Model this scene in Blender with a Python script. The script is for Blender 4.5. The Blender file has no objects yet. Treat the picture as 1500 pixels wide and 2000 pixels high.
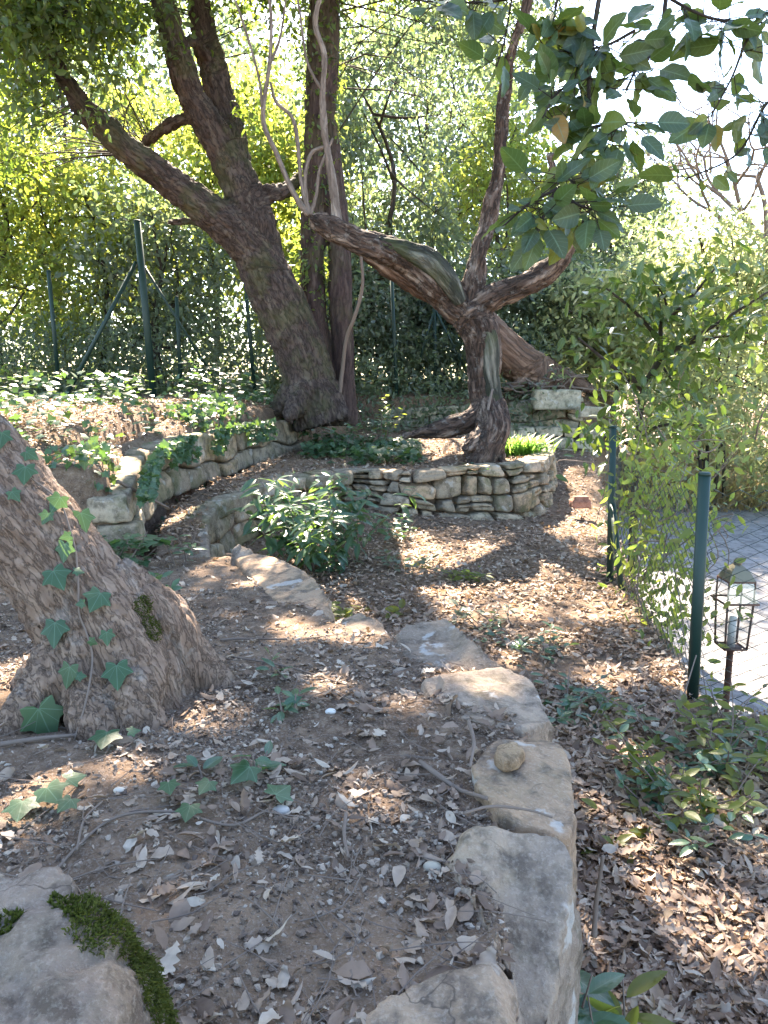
import bpy, math, random
import numpy as np
from mathutils import Vector
PI = math.pi
sc = bpy.context.scene
col = sc.collection
# ------------------------------------------------------------------ camera, sky, sun, exposure
CAMZ, PITCH, FPX = 1.30, math.radians(10.0), 1444.0
cd = bpy.data.cameras.new('camera')
cam = bpy.data.objects.new('camera', cd); col.objects.link(cam)
cam.location = (0, 0, CAMZ); cam.rotation_euler = (PI/2 - PITCH, 0, 0)
cd.sensor_fit = 'VERTICAL'; cd.sensor_height = 36.0; cd.lens = 36.0*FPX/2000.0
cd.clip_start = 0.02; cd.clip_end = 2000
sc.camera = cam
SUN_EL, SUN_AZ = math.radians(43), math.radians(-9)      # azimuth from +Y towards +X
SUNV = np.array([math.sin(SUN_AZ)*math.cos(SUN_EL), math.cos(SUN_AZ)*math.cos(SUN_EL), math.sin(SUN_EL)])
w = bpy.data.worlds.new('World'); sc.world = w; w.use_nodes = True
nt = w.node_tree
sky = nt.nodes.new('ShaderNodeTexSky'); sky.sky_type = 'NISHITA'; sky.sun_disc = False
sky.sun_elevation = SUN_EL; sky.sun_rotation = SUN_AZ
sky.air_density = 1.0; sky.dust_density = .8; sky.ozone_density = 1.0
bg = nt.nodes['Background']; bg.inputs['Strength'].default_value = 0.085
nt.links.new(sky.outputs[0], bg.inputs[0])
sd = bpy.data.lights.new('sun', 'SUN'); sd.energy = 5.0; sd.angle = math.radians(0.5); sd.color = (1.0, 0.86, 0.69)
so = bpy.data.objects.new('sun', sd); col.objects.link(so)
so.rotation_euler = Vector(-SUNV).to_track_quat('-Z', 'Y').to_euler(); so.location = (-3, 10, 12)
sc.view_settings.view_transform = 'Standard'; sc.view_settings.look = 'None'
sc.view_settings.exposure = 3.3; sc.view_settings.gamma = 1.0
sc.render.engine = 'CYCLES'
cy = sc.cycles
cy.use_denoising = True; cy.max_bounces = 8; cy.diffuse_bounces = 4; cy.glossy_bounces = 2
cy.transmission_bounces = 6; cy.transparent_max_bounces = 6; cy.use_adaptive_sampling = True; cy.adaptive_threshold = 0.015
cy.sample_clamp_indirect = 6.0; cy.caustics_reflective = False; cy.caustics_refractive = False

# ------------------------------------------------------------------ picture -> world helpers
def ray(px, py):
    u = (px-750.0)/FPX; v = (1000.0-py)/FPX
    c, s = math.cos(PITCH), math.sin(PITCH)
    return np.array([u, c + v*s, -s + v*c])
def G(px, py, z):                       # the ray's point at height z
    d = ray(px, py); t = (z-CAMZ)/d[2]
    return np.array([0, 0, CAMZ]) + d*t
def P(px, py, y):                       # the ray's point at distance y
    d = ray(px, py)
    return np.array([0, 0, CAMZ]) + d*(y/d[1])
# ------------------------------------------------------------------ noise
def _h(ix, iy, iz, seed=0):
    n = (ix.astype(np.int64)*374761393 + iy.astype(np.int64)*668265263 + iz.astype(np.int64)*2147483647 + seed*1274126177) & 0xffffffff
    n = ((n ^ (n >> 13))*1274126177) & 0xffffffff
    n = ((n ^ (n >> 16))*2246822519) & 0xffffffff
    n = n ^ (n >> 15)
    return (n & 0xffffff)/float(0xffffff)
def vnoise(p, seed=0):
    p = np.asarray(p, float); i = np.floor(p).astype(np.int64); f = p-i; f = f*f*(3-2*f)
    r = 0
    for dx in (0, 1):
        wx = f[:, 0] if dx else 1-f[:, 0]
        for dy in (0, 1):
            wy = f[:, 1] if dy else 1-f[:, 1]
            for dz in (0, 1):
                wz = f[:, 2] if dz else 1-f[:, 2]
                r = r + wx*wy*wz*_h(i[:, 0]+dx, i[:, 1]+dy, i[:, 2]+dz, seed)
    return r*2-1
def fbm(p, oct=4, seed=0):
    r = 0; a = 1.0; p = np.asarray(p, float).copy(); tot = 0
    for o in range(oct):
        r = r + a*vnoise(p, seed+o); tot += a; a *= 0.5; p = p*2.03+7.1
    return r/tot
def worley(p, seed=0):                  # F1, F2
    p = np.asarray(p, float); i = np.floor(p).astype(np.int64)
    f1 = np.full(len(p), 9.0); f2 = np.full(len(p), 9.0)
    for dx in (-1, 0, 1):
        for dy in (-1, 0, 1):
            for dz in (-1, 0, 1):
                c = i+np.array([dx, dy, dz])
                q = c+np.stack([_h(c[:, 0], c[:, 1], c[:, 2], seed+k) for k in (11, 12, 13)], 1)
                d = np.sqrt(((p-q)**2).sum(1))
                m = d < f1
                f2 = np.where(m, f1, np.minimum(f2, d)); f1 = np.where(m, d, f1)
    return f1, f2
def sstep(a, b, x):
    t = np.clip((x-a)/(b-a), 0, 1); return t*t*(3-2*t)
def unit(v):
    v = np.asarray(v, float); return v/np.maximum(np.linalg.norm(v, axis=-1, keepdims=True), 1e-9)
# ------------------------------------------------------------------ mesh builder and tags
class MB:
    def __init__(s): s.v = []; s.l = []; s.n = []; s.bark = []; s.uv = []; s.nv = 0; s.hasb = s.hasu = False
    def add(s, v, faces, bark=None, uv=None):        # faces: list of int arrays (k, 3|4|n)
        v = np.asarray(v, float)
        s.v.append(v)
        for f in faces:
            f = np.asarray(f, np.int64)
            if f.size == 0: continue
            s.l.append((f+s.nv).ravel()); s.n.append(np.full(len(f), f.shape[1]))
        s.bark.append(np.zeros((len(v), 3)) if bark is None else bark); s.hasb |= bark is not None
        s.uv.append(np.zeros((len(v), 2)) if uv is None else uv); s.hasu |= uv is not None
        s.nv += len(v)
    def mesh(s, name, loc=(0, 0, 0), smooth=True):
        me = bpy.data.meshes.new(name)
        v = np.concatenate(s.v)-np.asarray(loc, float); l = np.concatenate(s.l); n = np.concatenate(s.n)
        me.vertices.add(len(v)); me.vertices.foreach_set('co', v.ravel())
        me.loops.add(len(l)); me.loops.foreach_set('vertex_index', l.astype(np.int32))
        st = np.zeros(len(n), np.int32); st[1:] = np.cumsum(n)[:-1]
        me.polygons.add(len(n)); me.polygons.foreach_set('loop_start', st)
        me.update(calc_edges=True)
        me.polygons.foreach_set('use_smooth', np.full(len(n), smooth))
        if s.hasb:
            a = me.attributes.new('bark', 'FLOAT_VECTOR', 'POINT'); a.data.foreach_set('vector', np.concatenate(s.bark).ravel())
        if s.hasu:
            a = me.attributes.new('leafuv', 'FLOAT_VECTOR', 'POINT')
            u = np.concatenate(s.uv); a.data.foreach_set('vector', np.column_stack([u, np.zeros(len(u))]).ravel())
        me.update()
        return me
    def build(s, name, mat, parent=None, loc=None, smooth=True):
        base = np.zeros(3) if loc is None else np.asarray(loc, float)
        ref = np.array(parent['_o']) if parent is not None else base
        me = s.mesh(name, ref if parent is not None else base, smooth)
        me.materials.append(mat)
        o = bpy.data.objects.new(name, me); col.objects.link(o)
        if parent is not None: o.parent = parent; o['_o'] = list(ref)
        else: o.location = base; o['_o'] = list(base)
        return o
def tag(o, label=None, cat=None, group=None, kind=None):
    if label: o['label'] = label
    if cat: o['category'] = cat
    if group: o['group'] = group
    if kind: o['kind'] = kind
    return o
def thing(name, label, cat, loc, group=None):
    o = bpy.data.objects.new(name, None); col.objects.link(o); o.location = [float(a) for a in loc]; o.empty_display_size = 0.1
    o['_o'] = [float(a) for a in loc]
    return tag(o, label, cat, group)
def catmull(pts, n):
    pts = np.asarray(pts, float); k = len(pts)
    if k < 3:
        t = np.linspace(0, k-1, n)[:, None]; i = np.minimum(t.astype(int), k-2)[:, 0]; f = t-i[:, None]
        return pts[i]*(1-f)+pts[i+1]*f
    e = np.vstack([2*pts[0]-pts[1], pts, 2*pts[-1]-pts[-2]])
    t = np.linspace(0, k-1-1e-6, n); i = t.astype(int); f = (t-i)[:, None]
    a, b, c, d = e[i], e[i+1], e[i+2], e[i+3]
    return 0.5*((2*b)+(-a+c)*f+(2*a-5*b+4*c-d)*f**2+(-a+3*b-3*c+d)*f**3)
def tube(mb, pts, radii, sides=8, n=None, wob=0.0, seed=0, cap=True):
    q = np.column_stack([np.asarray(pts, float), np.asarray(radii, float)])
    if n: q = catmull(q, n)
    p, r = q[:, :3], np.maximum(q[:, 3], 0.0004); m = len(p)
    t = unit(np.gradient(p, axis=0)); s = np.concatenate([[0], np.cumsum(np.linalg.norm(np.diff(p, axis=0), axis=1))])
    a = np.array([0, 0, 1.0]) if abs(t[0][2]) < .9 else np.array([1.0, 0, 0])
    u = unit(np.cross(t[0], a)); U = np.zeros((m, 3))
    for k in range(m):
        u = unit(u-t[k]*np.dot(u, t[k])); U[k] = u
    V = np.cross(t, U)
    ph = np.linspace(0, 2*PI, sides, endpoint=False)
    cs, sn = np.cos(ph), np.sin(ph)
    dirs = U[:, None, :]*cs[None, :, None]+V[:, None, :]*sn[None, :, None]
    rr = np.repeat(r[:, None], sides, 1)
    bk = np.stack([rr*cs, rr*sn, np.repeat(s[:, None], sides, 1)], -1).reshape(-1, 3)
    if wob:
        rr = rr*(1+wob*fbm(np.column_stack([np.tile(cs, m)*1.2, np.tile(sn, m)*1.2, np.repeat(s/np.maximum(r.mean(), .01)*.35, sides)]), 3, seed).reshape(m, sides))
    v = (p[:, None, :]+dirs*rr[:, :, None]).reshape(-1, 3)
    i = np.arange(m-1)[:, None]*sides; j = np.arange(sides)[None, :]; j2 = (j+1) % sides
    f = np.stack([i+j, i+j2, i+sides+j2, i+sides+j], -1).reshape(-1, 4)
    fs = [f]
    if cap: fs += [np.arange(sides)[::-1][None, :], (np.arange(sides)+(m-1)*sides)[None, :]]
    mb.add(v, fs, bark=bk)
def mesh_arrays(me):
    v = np.zeros(len(me.vertices)*3); me.vertices.foreach_get('co', v)
    me.calc_loop_triangles()
    nl = len(me.loops); l = np.zeros(nl, np.int32); me.loops.foreach_get('vertex_index', l)
    tot = np.zeros(len(me.polygons), np.int32); me.polygons.foreach_get('loop_total', tot)
    st = np.zeros(len(me.polygons), np.int32); me.polygons.foreach_get('loop_start', st)
    fs = []
    for k in (3, 4):
        ii = st[tot == k]
        if len(ii): fs.append(l[ii[:, None]+np.arange(k)])
    nn = np.zeros(len(me.vertices)*3); me.vertices.foreach_get('normal', nn)
    return v.reshape(-1, 3), fs, nn.reshape(-1, 3)
def remesh(mb, voxel, smooth=3, fac=.5):             # one skin over everything in mb
    me = mb.mesh('tmp'); o = bpy.data.objects.new('tmp', me); col.objects.link(o)
    m = o.modifiers.new('r', 'REMESH'); m.mode = 'VOXEL'; m.voxel_size = voxel
    if smooth:
        k = o.modifiers.new('s', 'SMOOTH'); k.iterations = smooth; k.factor = fac
    dg = bpy.context.evaluated_depsgraph_get(); e = o.evaluated_get(dg)
    out = mesh_arrays(e.to_mesh()); e.to_mesh_clear()
    bpy.data.objects.remove(o); bpy.data.meshes.remove(me)
    return out
# ------------------------------------------------------------------ leaf templates
def leaf_simple():
    v = np.array([[0, 0, 0], [.2, .3, .05], [.2, .66, .04], [0, 1, -.06], [-.2, .66, .04], [-.2, .3, .05]])
    return v, [np.array([[0, 1, 2, 3], [0, 3, 4, 5]])], None
def leaf_fine(wid=.42, fold=.1, curl=.15, nu=5, nv=10, ripple=0.0, point=.85):
    u = np.linspace(-1, 1, nu); t = np.linspace(0, 1, nv)
    uu, tt = np.meshgrid(u, t); ww = np.sin(PI*tt**point)**.8*wid/2+.004
    x = uu*ww; z = fold*np.abs(uu)*ww*2-curl*tt**2+ripple*np.sin(tt*17+uu*2)*np.abs(uu)*.04
    v = np.stack([x, tt, z], -1).reshape(-1, 3)
    i = np.arange(nv-1)[:, None]*nu; j = np.arange(nu-1)[None, :]
    f = np.stack([i+j, i+j+1, i+nu+j+1, i+nu+j], -1).reshape(-1, 4)
    return v, [f], np.stack([uu, tt], -1).reshape(-1, 2)
def leaf_ivy():
    half = [(0.0, 0.0), (.10, -.13), (.25, -.2), (.42, -.2), (.43, -.04), (.41, .08), (.53, .2), (.64, .36), (.5, .42), (.37, .47), (.28, .62), (.16, .84), (0, 1.06)]
    out = half+[(-x, y) for x, y in half[1:-1]][::-1]
    c = np.array([0, .22]); pts = []
    for k in (.0, .55, 1.0):
        for x, y in out:
            q = c+(np.array([x, y])-c)*k
            pts.append([q[0], q[1], -.10*(q[0]**2)*1.6-.05*(q[1]-.2)**2+.05*abs(q[0])*(1-k)])
    n = len(out); f = []
    for k in (0, 1):
        for j in range(n): f.append([k*n+j, k*n+(j+1) % n, (k+1)*n+(j+1) % n, (k+1)*n+j])
    v = np.array(pts)
    return v, [np.array(f)], v[:, :2].copy()
def scatter(mb, tpl, pos, along, nrm, size, width=None):
    v, fs, uv = tpl; n = len(pos)
    a = unit(along); b = unit(np.cross(a, nrm)); c = np.cross(b, a)
    sz = np.broadcast_to(np.asarray(size, float), (n,))
    wd = sz if width is None else sz*width
    co = (pos[:, None, :]+b[:, None, :]*(v[None, :, 0]*wd[:, None])[..., None]+a[:, None, :]*(v[None, :, 1]*sz[:, None])[..., None]
          + c[:, None, :]*(v[None, :, 2]*sz[:, None])[..., None]).reshape(-1, 3)
    k = len(v)
    faces = [(f[None]+np.arange(n)[:, None, None]*k).reshape(-1, f.shape[1]) for f in fs]
    mb.add(co, faces, uv=None if uv is None else np.tile(uv, (n, 1)))
L_SIMPLE = leaf_simple(); L_FINE = leaf_fine(); L_LONG = leaf_fine(.3, .12, .22); L_ROUND = leaf_fine(.62, .08, .12, 7, 11, .6, .8); L_IVY = leaf_ivy()
L_MID = leaf_fine(.4, .12, .15, 3, 6)
# ------------------------------------------------------------------ materials
class N:
    def __init__(s, name):
        s.m = bpy.data.materials.new(name); s.m.use_nodes = True; s.t = s.m.node_tree; s.t.nodes.clear()
        s.out = s.t.nodes.new('ShaderNodeOutputMaterial')
    def n(s, typ, **kw):
        o = s.t.nodes.new('ShaderNode'+typ)
        for k, v in kw.items():
            if k.startswith('_'): setattr(o, k[1:], v)
            else:
                k2 = int(k[1:]) if k[0] == 'i' and k[1:].isdigit() else k.replace('__', ' ')
                s.set(o.inputs[k2], v)
        return o
    def set(s, inp, v):
        if hasattr(v, 'outputs'): s.t.links.new(v.outputs[0], inp)
        elif hasattr(v, 'is_output'): s.t.links.new(v, inp)
        else:
            if isinstance(v, (tuple, list)) and len(v) == 3 and inp.type == 'RGBA': v = (*v, 1)
            inp.default_value = v
    def math(s, op, a, b=0.0, c=0.0): return s.n('Math', _operation=op, i0=a, i1=b, i2=c)
    def mix(s, f, a, b, mode='MIX'):
        o = s.t.nodes.new('ShaderNodeMix'); o.data_type = 'RGBA'; o.blend_type = mode
        s.set(o.inputs[0], f); s.set(o.inputs[6], a); s.set(o.inputs[7], b); return o.outputs[2]
    def ramp(s, f, stops, mode='LINEAR'):
        o = s.t.nodes.new('ShaderNodeValToRGB'); e = o.color_ramp; e.interpolation = mode
        while len(e.elements) < len(stops): e.elements.new(.5)
        for el, (p, c) in zip(e.elements, stops): el.position = p; el.color = (*c, 1) if len(c) == 3 else c
        s.set(o.inputs[0], f); return o.outputs[0]
    def noise(s, vec, scale, detail=4, rough=.55, dist=0): return s.n('TexNoise', Vector=vec, Scale=scale, Detail=detail, Roughness=rough, Distortion=dist).outputs[0]
    def pos(s): return s.n('NewGeometry').outputs['Position']
    def scale(s, vec, xyz): return s.n('VectorMath', _operation='MULTIPLY', i0=vec, i1=xyz).outputs[0]
    def bump(s, h, strength=.5, dist=.01): return s.n('Bump', Strength=strength, Distance=dist, Height=h)
    def principled(s, colr, rough=.8, normal=None, spec=.3, **kw):
        p = s.n('BsdfPrincipled'); s.set(p.inputs['Base Color'], colr); s.set(p.inputs['Roughness'], rough)
        p.inputs['Specular IOR Level'].default_value = spec
        for k, v in kw.items(): s.set(p.inputs[k.replace('__', ' ')], v)
        if normal is not None: s.t.links.new(normal.outputs[0], p.inputs['Normal'])
        return p
    def done(s, sh): s.t.links.new(sh.outputs[0], s.out.inputs[0]); return s.m
def g3(a): return (a, a, a)
def mat_leaf(name, stops, trans, tf=.42, rough=.42, spec=.4, vein=None, holes=False):
    k = N(name)
    rnd = k.n('NewGeometry').outputs['Random Per Island']
    c = k.ramp(rnd, stops)
    big = k.noise(k.pos(), 1.3, 2)
    c = k.mix(k.math('MULTIPLY', big, .5), c, k.mix(.5, c, (.02, .03, .01)))
    tcol = k.mix(k.math('MULTIPLY', rnd, .9), trans, (trans[0]*.55, trans[1]*.8, trans[2]*.9))
    if vein:
        uv = k.n('Attribute', _attribute_name='leafuv').outputs['Vector']
        sx = k.n('SeparateXYZ', Vector=uv); au = k.math('ABSOLUTE', sx.outputs[0])
        if vein == 'pinnate':
            mid = k.math('LESS_THAN', au, .06)
            wv = k.math('SINE', k.math('SUBTRACT', k.math('MULTIPLY', sx.outputs[1], 46), k.math('MULTIPLY', au, 9)))
            side = k.math('MULTIPLY', k.math('GREATER_THAN', wv, .93), .55)
            vm = k.math('MAXIMUM', mid, side)
        else:
            th = k.math('ARCTAN2', au, k.math('ADD', sx.outputs[1], .02))
            r = k.n('VectorMath', _operation='LENGTH', i0=uv).outputs['Value']
            vm = 0.0
            for a0, wd in ((0, .016), (1.0, .014), (.5, .007), (2.0, .012)):
                d = k.math('MULTIPLY', k.math('ABSOLUTE', k.math('SUBTRACT', th, a0)), r)
                vm = k.math('MAXIMUM', vm, k.math('LESS_THAN', d, wd))
        c = k.mix(k.math('MULTIPLY', vm, .6), c, (.16, .26, .16))
    sp = k.noise(k.pos(), 60, 3)
    c = k.mix(k.math('MULTIPLY', sp, .5), c, (.03, .045, .02))
    p = k.principled(c, rough, k.bump(sp, .25, .004), spec)
    t = k.n('BsdfTranslucent', Color=tcol)
    return k.done(k.n('MixShader', Fac=tf, i1=p, i2=t))
def mat_litter(name, stops, tf=.12):
    k = N(name); rnd = k.n('NewGeometry').outputs['Random Per Island']
    c = k.ramp(rnd, stops, 'LINEAR')
    sp = k.noise(k.pos(), 90, 3)
    c = k.mix(k.math('MULTIPLY', sp, .55), c, (.10, .07, .055))
    p = k.principled(c, .62, k.bump(sp, .4, .003), .35)
    return k.done(k.n('MixShader', Fac=tf, i1=p, i2=k.n('BsdfTranslucent', Color=(.5, .32, .16))))
def mat_bark(name, dark, mid, light, sc_=60, stretch=.28, moss=0.0, crack=.5, spots=0.0):
    k = N(name); b = k.n('Attribute', _attribute_name='bark').outputs['Vector']
    q = k.scale(b, (1, 1, stretch))
    n0 = k.noise(q, sc_*.35, 5, .65, .4); n4 = k.noise(q, sc_*.7, 5, .6, .3)
    cr = k.ramp(k.math('ABSOLUTE', k.math('SUBTRACT', n4, .5)), [(0, g3(0)), (.055, g3(1))])
    c = k.ramp(n0, [(.3, dark), (.5, mid), (.72, light)])
    c = k.mix(k.math('MULTIPLY', k.math('SUBTRACT', 1.0, cr), crack), c, tuple(a*.45 for a in dark))
    if spots: c = k.mix(k.math('MULTIPLY', k.ramp(k.noise(b, 13, 5, .7), [(.56, g3(0)), (.66, g3(1))]), spots), c, (.42, .4, .36))
    if moss:
        mm = k.math('MULTIPLY', k.ramp(k.noise(k.pos(), 2.2, 4, .7), [(.47, g3(0)), (.6, g3(1))]), moss)
        c = k.mix(mm, c, (.075, .085, .03))
    h = k.math('ADD', k.math('MULTIPLY', cr, .6), n0)
    return k.done(k.principled(c, .88, k.bump(h, .8, .5/sc_), .2))
def mat_stone(name, c1, c2, c3, moss=.0, lichen=.0, grain=1.0):
    k = N(name); p = k.pos()
    n1 = k.noise(p, 2.6*grain, 6, .62, .6); n2 = k.noise(p, 14*grain, 6, .65); n3 = k.noise(p, 120*grain, 4, .7)
    rnd = k.n('NewGeometry').outputs['Random Per Island']
    c = k.ramp(n1, [(.32, c1), (.5, c2), (.68, c3)])
    c = k.mix(k.math('MULTIPLY', rnd, .65), c, tuple(a*.6 for a in c1)); c = k.mix(k.ramp(k.math('FRACT', k.math('MULTIPLY', rnd, 7.3)), [(.6, g3(0)), (1, g3(.5))]), c, (c3[0], c3[1]*.86, c3[2]*.72))
    c = k.mix(k.ramp(n2, [(.38, g3(.85)), (.54, g3(0))]), c, tuple(a*.45 for a in c1))
    c = k.mix(k.math('MULTIPLY', k.ramp(n3, [(.5, g3(0)), (.66, g3(1))]), .22), c, (.56, .48, .39))
    ck = k.n('TexVoronoi', _feature='DISTANCE_TO_EDGE', Vector=k.n('VectorMath', _operation='ADD', i0=p, i1=k.scale(k.n('TexNoise', Vector=p, Scale=9.0, Detail=4).outputs[1], g3(.16))).outputs[0], Scale=5*grain).outputs[0]
    c = k.mix(k.math('MULTIPLY', k.ramp(ck, [(0, g3(1)), (.012, g3(0))]), k.ramp(k.noise(p, 3, 2), [(.48, g3(0)), (.6, g3(.8))])), c, tuple(a*.3 for a in c1))
    if lichen: c = k.mix(k.math('MULTIPLY', k.ramp(k.noise(p, 9, 4, .5, .3), [(.63, g3(0)), (.66, g3(1))]), lichen), c, (.55, .56, .54))
    if moss:
        mm = k.math('MULTIPLY', k.ramp(k.noise(p, 3.4, 6, .72), [(.5, g3(0)), (.6, g3(1))]), moss)
        c = k.mix(mm, c, k.mix(n3, (.03, .04, .012), (.11, .12, .035)))
    h = k.math('ADD', k.math('MULTIPLY', n2, .7), k.math('MULTIPLY', n3, .3))
    return k.done(k.principled(c, .9, k.bump(h, .9, .016), .2))
def mat_soil():
    k = N('soil'); p = k.pos()
    n1 = k.noise(p, 1.7, 5, .6); n2 = k.noise(p, 22, 6, .7); n3 = k.noise(p, 160, 4, .75)
    c = k.ramp(n2, [(.32, (.04, .027, .019)), (.5, (.12, .08, .054)), (.68, (.25, .177, .122))])
    c = k.mix(k.ramp(n1, [(.42, g3(0)), (.75, g3(.65))]), c, (.31, .212, .14))
    c = k.mix(k.ramp(n3, [(.5, g3(0)), (.7, g3(.6))]), c, (.36, .30, .25))
    h = k.math('ADD', n2, k.math('MULTIPLY', n3, .5))
    return k.done(k.principled(c, .95, k.bump(h, .9, .012), .1))
def mat_plain(name, c, rough=.5, metal=0, bumpy=0, spec=.4):
    k = N(name); p = k.pos(); n = k.noise(p, 25, 4)
    cc = k.mix(k.math('MULTIPLY', n, .6), c, tuple(a*.6 for a in c))
    return k.done(k.principled(cc, rough, k.bump(n, .3, .004) if bumpy else None, spec, Metallic=metal))
M = {}
GREENS = [(0, (.025, .05, .018)), (.5, (.045, .085, .025)), (1, (.075, .12, .03))]
M['oak_leaf'] = mat_leaf('oak_leaf', [(0, (.03, .05, .025)), (.6, (.05, .08, .035)), (1, (.09, .115, .06))], (.42, .50, .05), .36, .4)
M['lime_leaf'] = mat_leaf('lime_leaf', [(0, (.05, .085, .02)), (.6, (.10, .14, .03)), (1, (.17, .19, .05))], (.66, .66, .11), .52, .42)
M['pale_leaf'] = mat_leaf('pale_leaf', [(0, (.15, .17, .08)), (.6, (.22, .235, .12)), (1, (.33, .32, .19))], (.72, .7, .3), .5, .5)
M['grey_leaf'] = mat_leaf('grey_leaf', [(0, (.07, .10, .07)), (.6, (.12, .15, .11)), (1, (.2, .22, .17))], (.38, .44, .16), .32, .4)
M['dark_leaf'] = mat_leaf('dark_leaf', [(0, (.035, .065, .03)), (.6, (.055, .095, .038)), (1, (.09, .13, .045))], (.5, .56, .08), .42, .38)
M['laurel_leaf'] = mat_leaf('laurel_leaf', [(0, (.035, .09, .065)), (.6, (.06, .13, .085)), (1, (.1, .17, .09))], (.3, .45, .08), .25, .3, .5, 'pinnate')
M['broad_leaf'] = mat_leaf('broad_leaf', [(0, (.016, .042, .034)), (.72, (.024, .058, .04)), (.86, (.05, .09, .035)), (.95, (.2, .2, .03)), (1, (.36, .18, .035))], (.42, .5, .06), .2, .42, .4, 'pinnate')
M['ivy_leaf'] = mat_leaf('ivy_leaf', [(0, (.03, .075, .04)), (.6, (.045, .105, .05)), (1, (.09, .15, .06))], (.3, .45, .07), .2, .42, .4, 'palmate')
M['grass_blade'] = mat_leaf('grass_blade', [(0, (.05, .12, .03)), (1, (.10, .2, .055))], (.4, .6, .1), .4, .5)
M['reed'] = mat_leaf('reed', [(0, (.35, .25, .13)), (1, (.5, .4, .22))], (.7, .5, .2), .4, .6)
M['litter'] = mat_litter('litter', [(0, (.11, .064, .04)), (.25, (.24, .15, .095)), (.5, (.36, .245, .165)), (.8, (.45, .335, .24)), (1, (.55, .46, .36))])
M['litter_front'] = mat_litter('litter_front', [(0, (.13, .08, .05)), (.3, (.26, .175, .12)), (.6, (.38, .285, .205)), (.85, (.48, .38, .285)), (1, (.56, .475, .375))], .08)
M['gravel'] = mat_litter('gravel', [(0, (.07, .045, .032)), (.35, (.18, .128, .09)), (.7, (.31, .235, .17)), (.92, (.43, .345, .26)), (1, (.5, .43, .35))], 0.0)
M['twig'] = mat_plain('twig', (.2, .155, .125), .9, 0, 1, .1)
M['soil'] = mat_soil()
M['rock'] = mat_stone('rock', (.22, .168, .13), (.34, .265, .20), (.46, .335, .22), .15, .4)
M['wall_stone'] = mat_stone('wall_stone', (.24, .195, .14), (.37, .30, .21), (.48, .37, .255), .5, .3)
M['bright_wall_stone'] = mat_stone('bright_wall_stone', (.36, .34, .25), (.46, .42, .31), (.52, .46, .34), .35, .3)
M['boulder'] = mat_stone('boulder', (.2, .145, .11), (.30, .225, .17), (.40, .32, .25), .12, .3, 1.6)
M['ochre_stone'] = mat_stone('ochre_stone', (.32, .21, .12), (.42, .29, .17), (.5, .37, .24), 0, 0, 3)
M['moss'] = mat_leaf('moss', [(0, (.035, .04, .01)), (.6, (.075, .08, .018)), (1, (.13, .12, .035))], (.2, .24, .03), .25, .9, .05)
M['front_bark'] = mat_bark('front_bark', (.13, .086, .06), (.205, .14, .10), (.30, .215, .155), 105, .26, 0, .65, .22)
M['oak_bark'] = mat_bark('oak_bark', (.035, .026, .022), (.085, .06, .05), (.14, .11, .085), 38, .3, .4, .7)
M['twin_bark'] = mat_bark('twin_bark', (.035, .025, .025), (.075, .05, .045), (.12, .09, .075), 40, .2, .25, .4)
M['gnarled_bark'] = mat_bark('gnarled_bark', (.024, .019, .016), (.095, .062, .047), (.31, .24, .19), 34, .22, .0, .7, .25)
M['dead_wood'] = mat_bark('dead_wood', (.02, .019, .016), (.055, .058, .045), (.26, .245, .2), 30, .12, .5, .4)
M['fallen_bark'] = mat_bark('fallen_bark', (.06, .042, .032), (.155, .10, .073), (.33, .24, .18), 26, .09, .0, .35)
M['pale_bark'] = mat_bark('pale_bark', (.12, .092, .075), (.22, .175, .145), (.38, .32, .265), 50, .2, 0, .3)
M['dark_bark'] = mat_bark('dark_bark', (.03, .024, .02), (.06, .047, .04), (.11, .09, .075), 50, .25, .2, .4)
M['green_metal'] = mat_plain('green_metal', (.008, .033, .024), .55, 0, 0, .5)
M['wire'] = mat_plain('wire', (.03, .05, .045), .5, 0, 0, .4)
M['concrete'] = mat_stone('concrete', (.28, .265, .26), (.33, .315, .31), (.38, .365, .36), 0, 0, .7)
M['terracotta'] = mat_stone('terracotta', (.32, .14, .09), (.40, .19, .125), (.45, .26, .19), 0, .1)
M['old_brass'] = mat_plain('old_brass', (.22, .2, .14), .55, .6, 1)
M['rust_iron'] = mat_plain('rust_iron', (.14, .075, .05), .75, .2, 1)
M['lamp_white'] = mat_plain('lamp_white', (.75, .68, .58), .5)
_k = N('lantern_glass'); M['lantern_glass'] = _k.done(_k.n('MixShader', Fac=.88, i1=_k.n('BsdfGlossy', Color=g3(.8), Roughness=.15), i2=_k.n('BsdfTransparent', Color=(.9, .92, .93))))
M['cream'] = mat_litter('cream', [(0, (.55, .52, .3)), (1, (.6, .55, .35))], .3)
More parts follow.
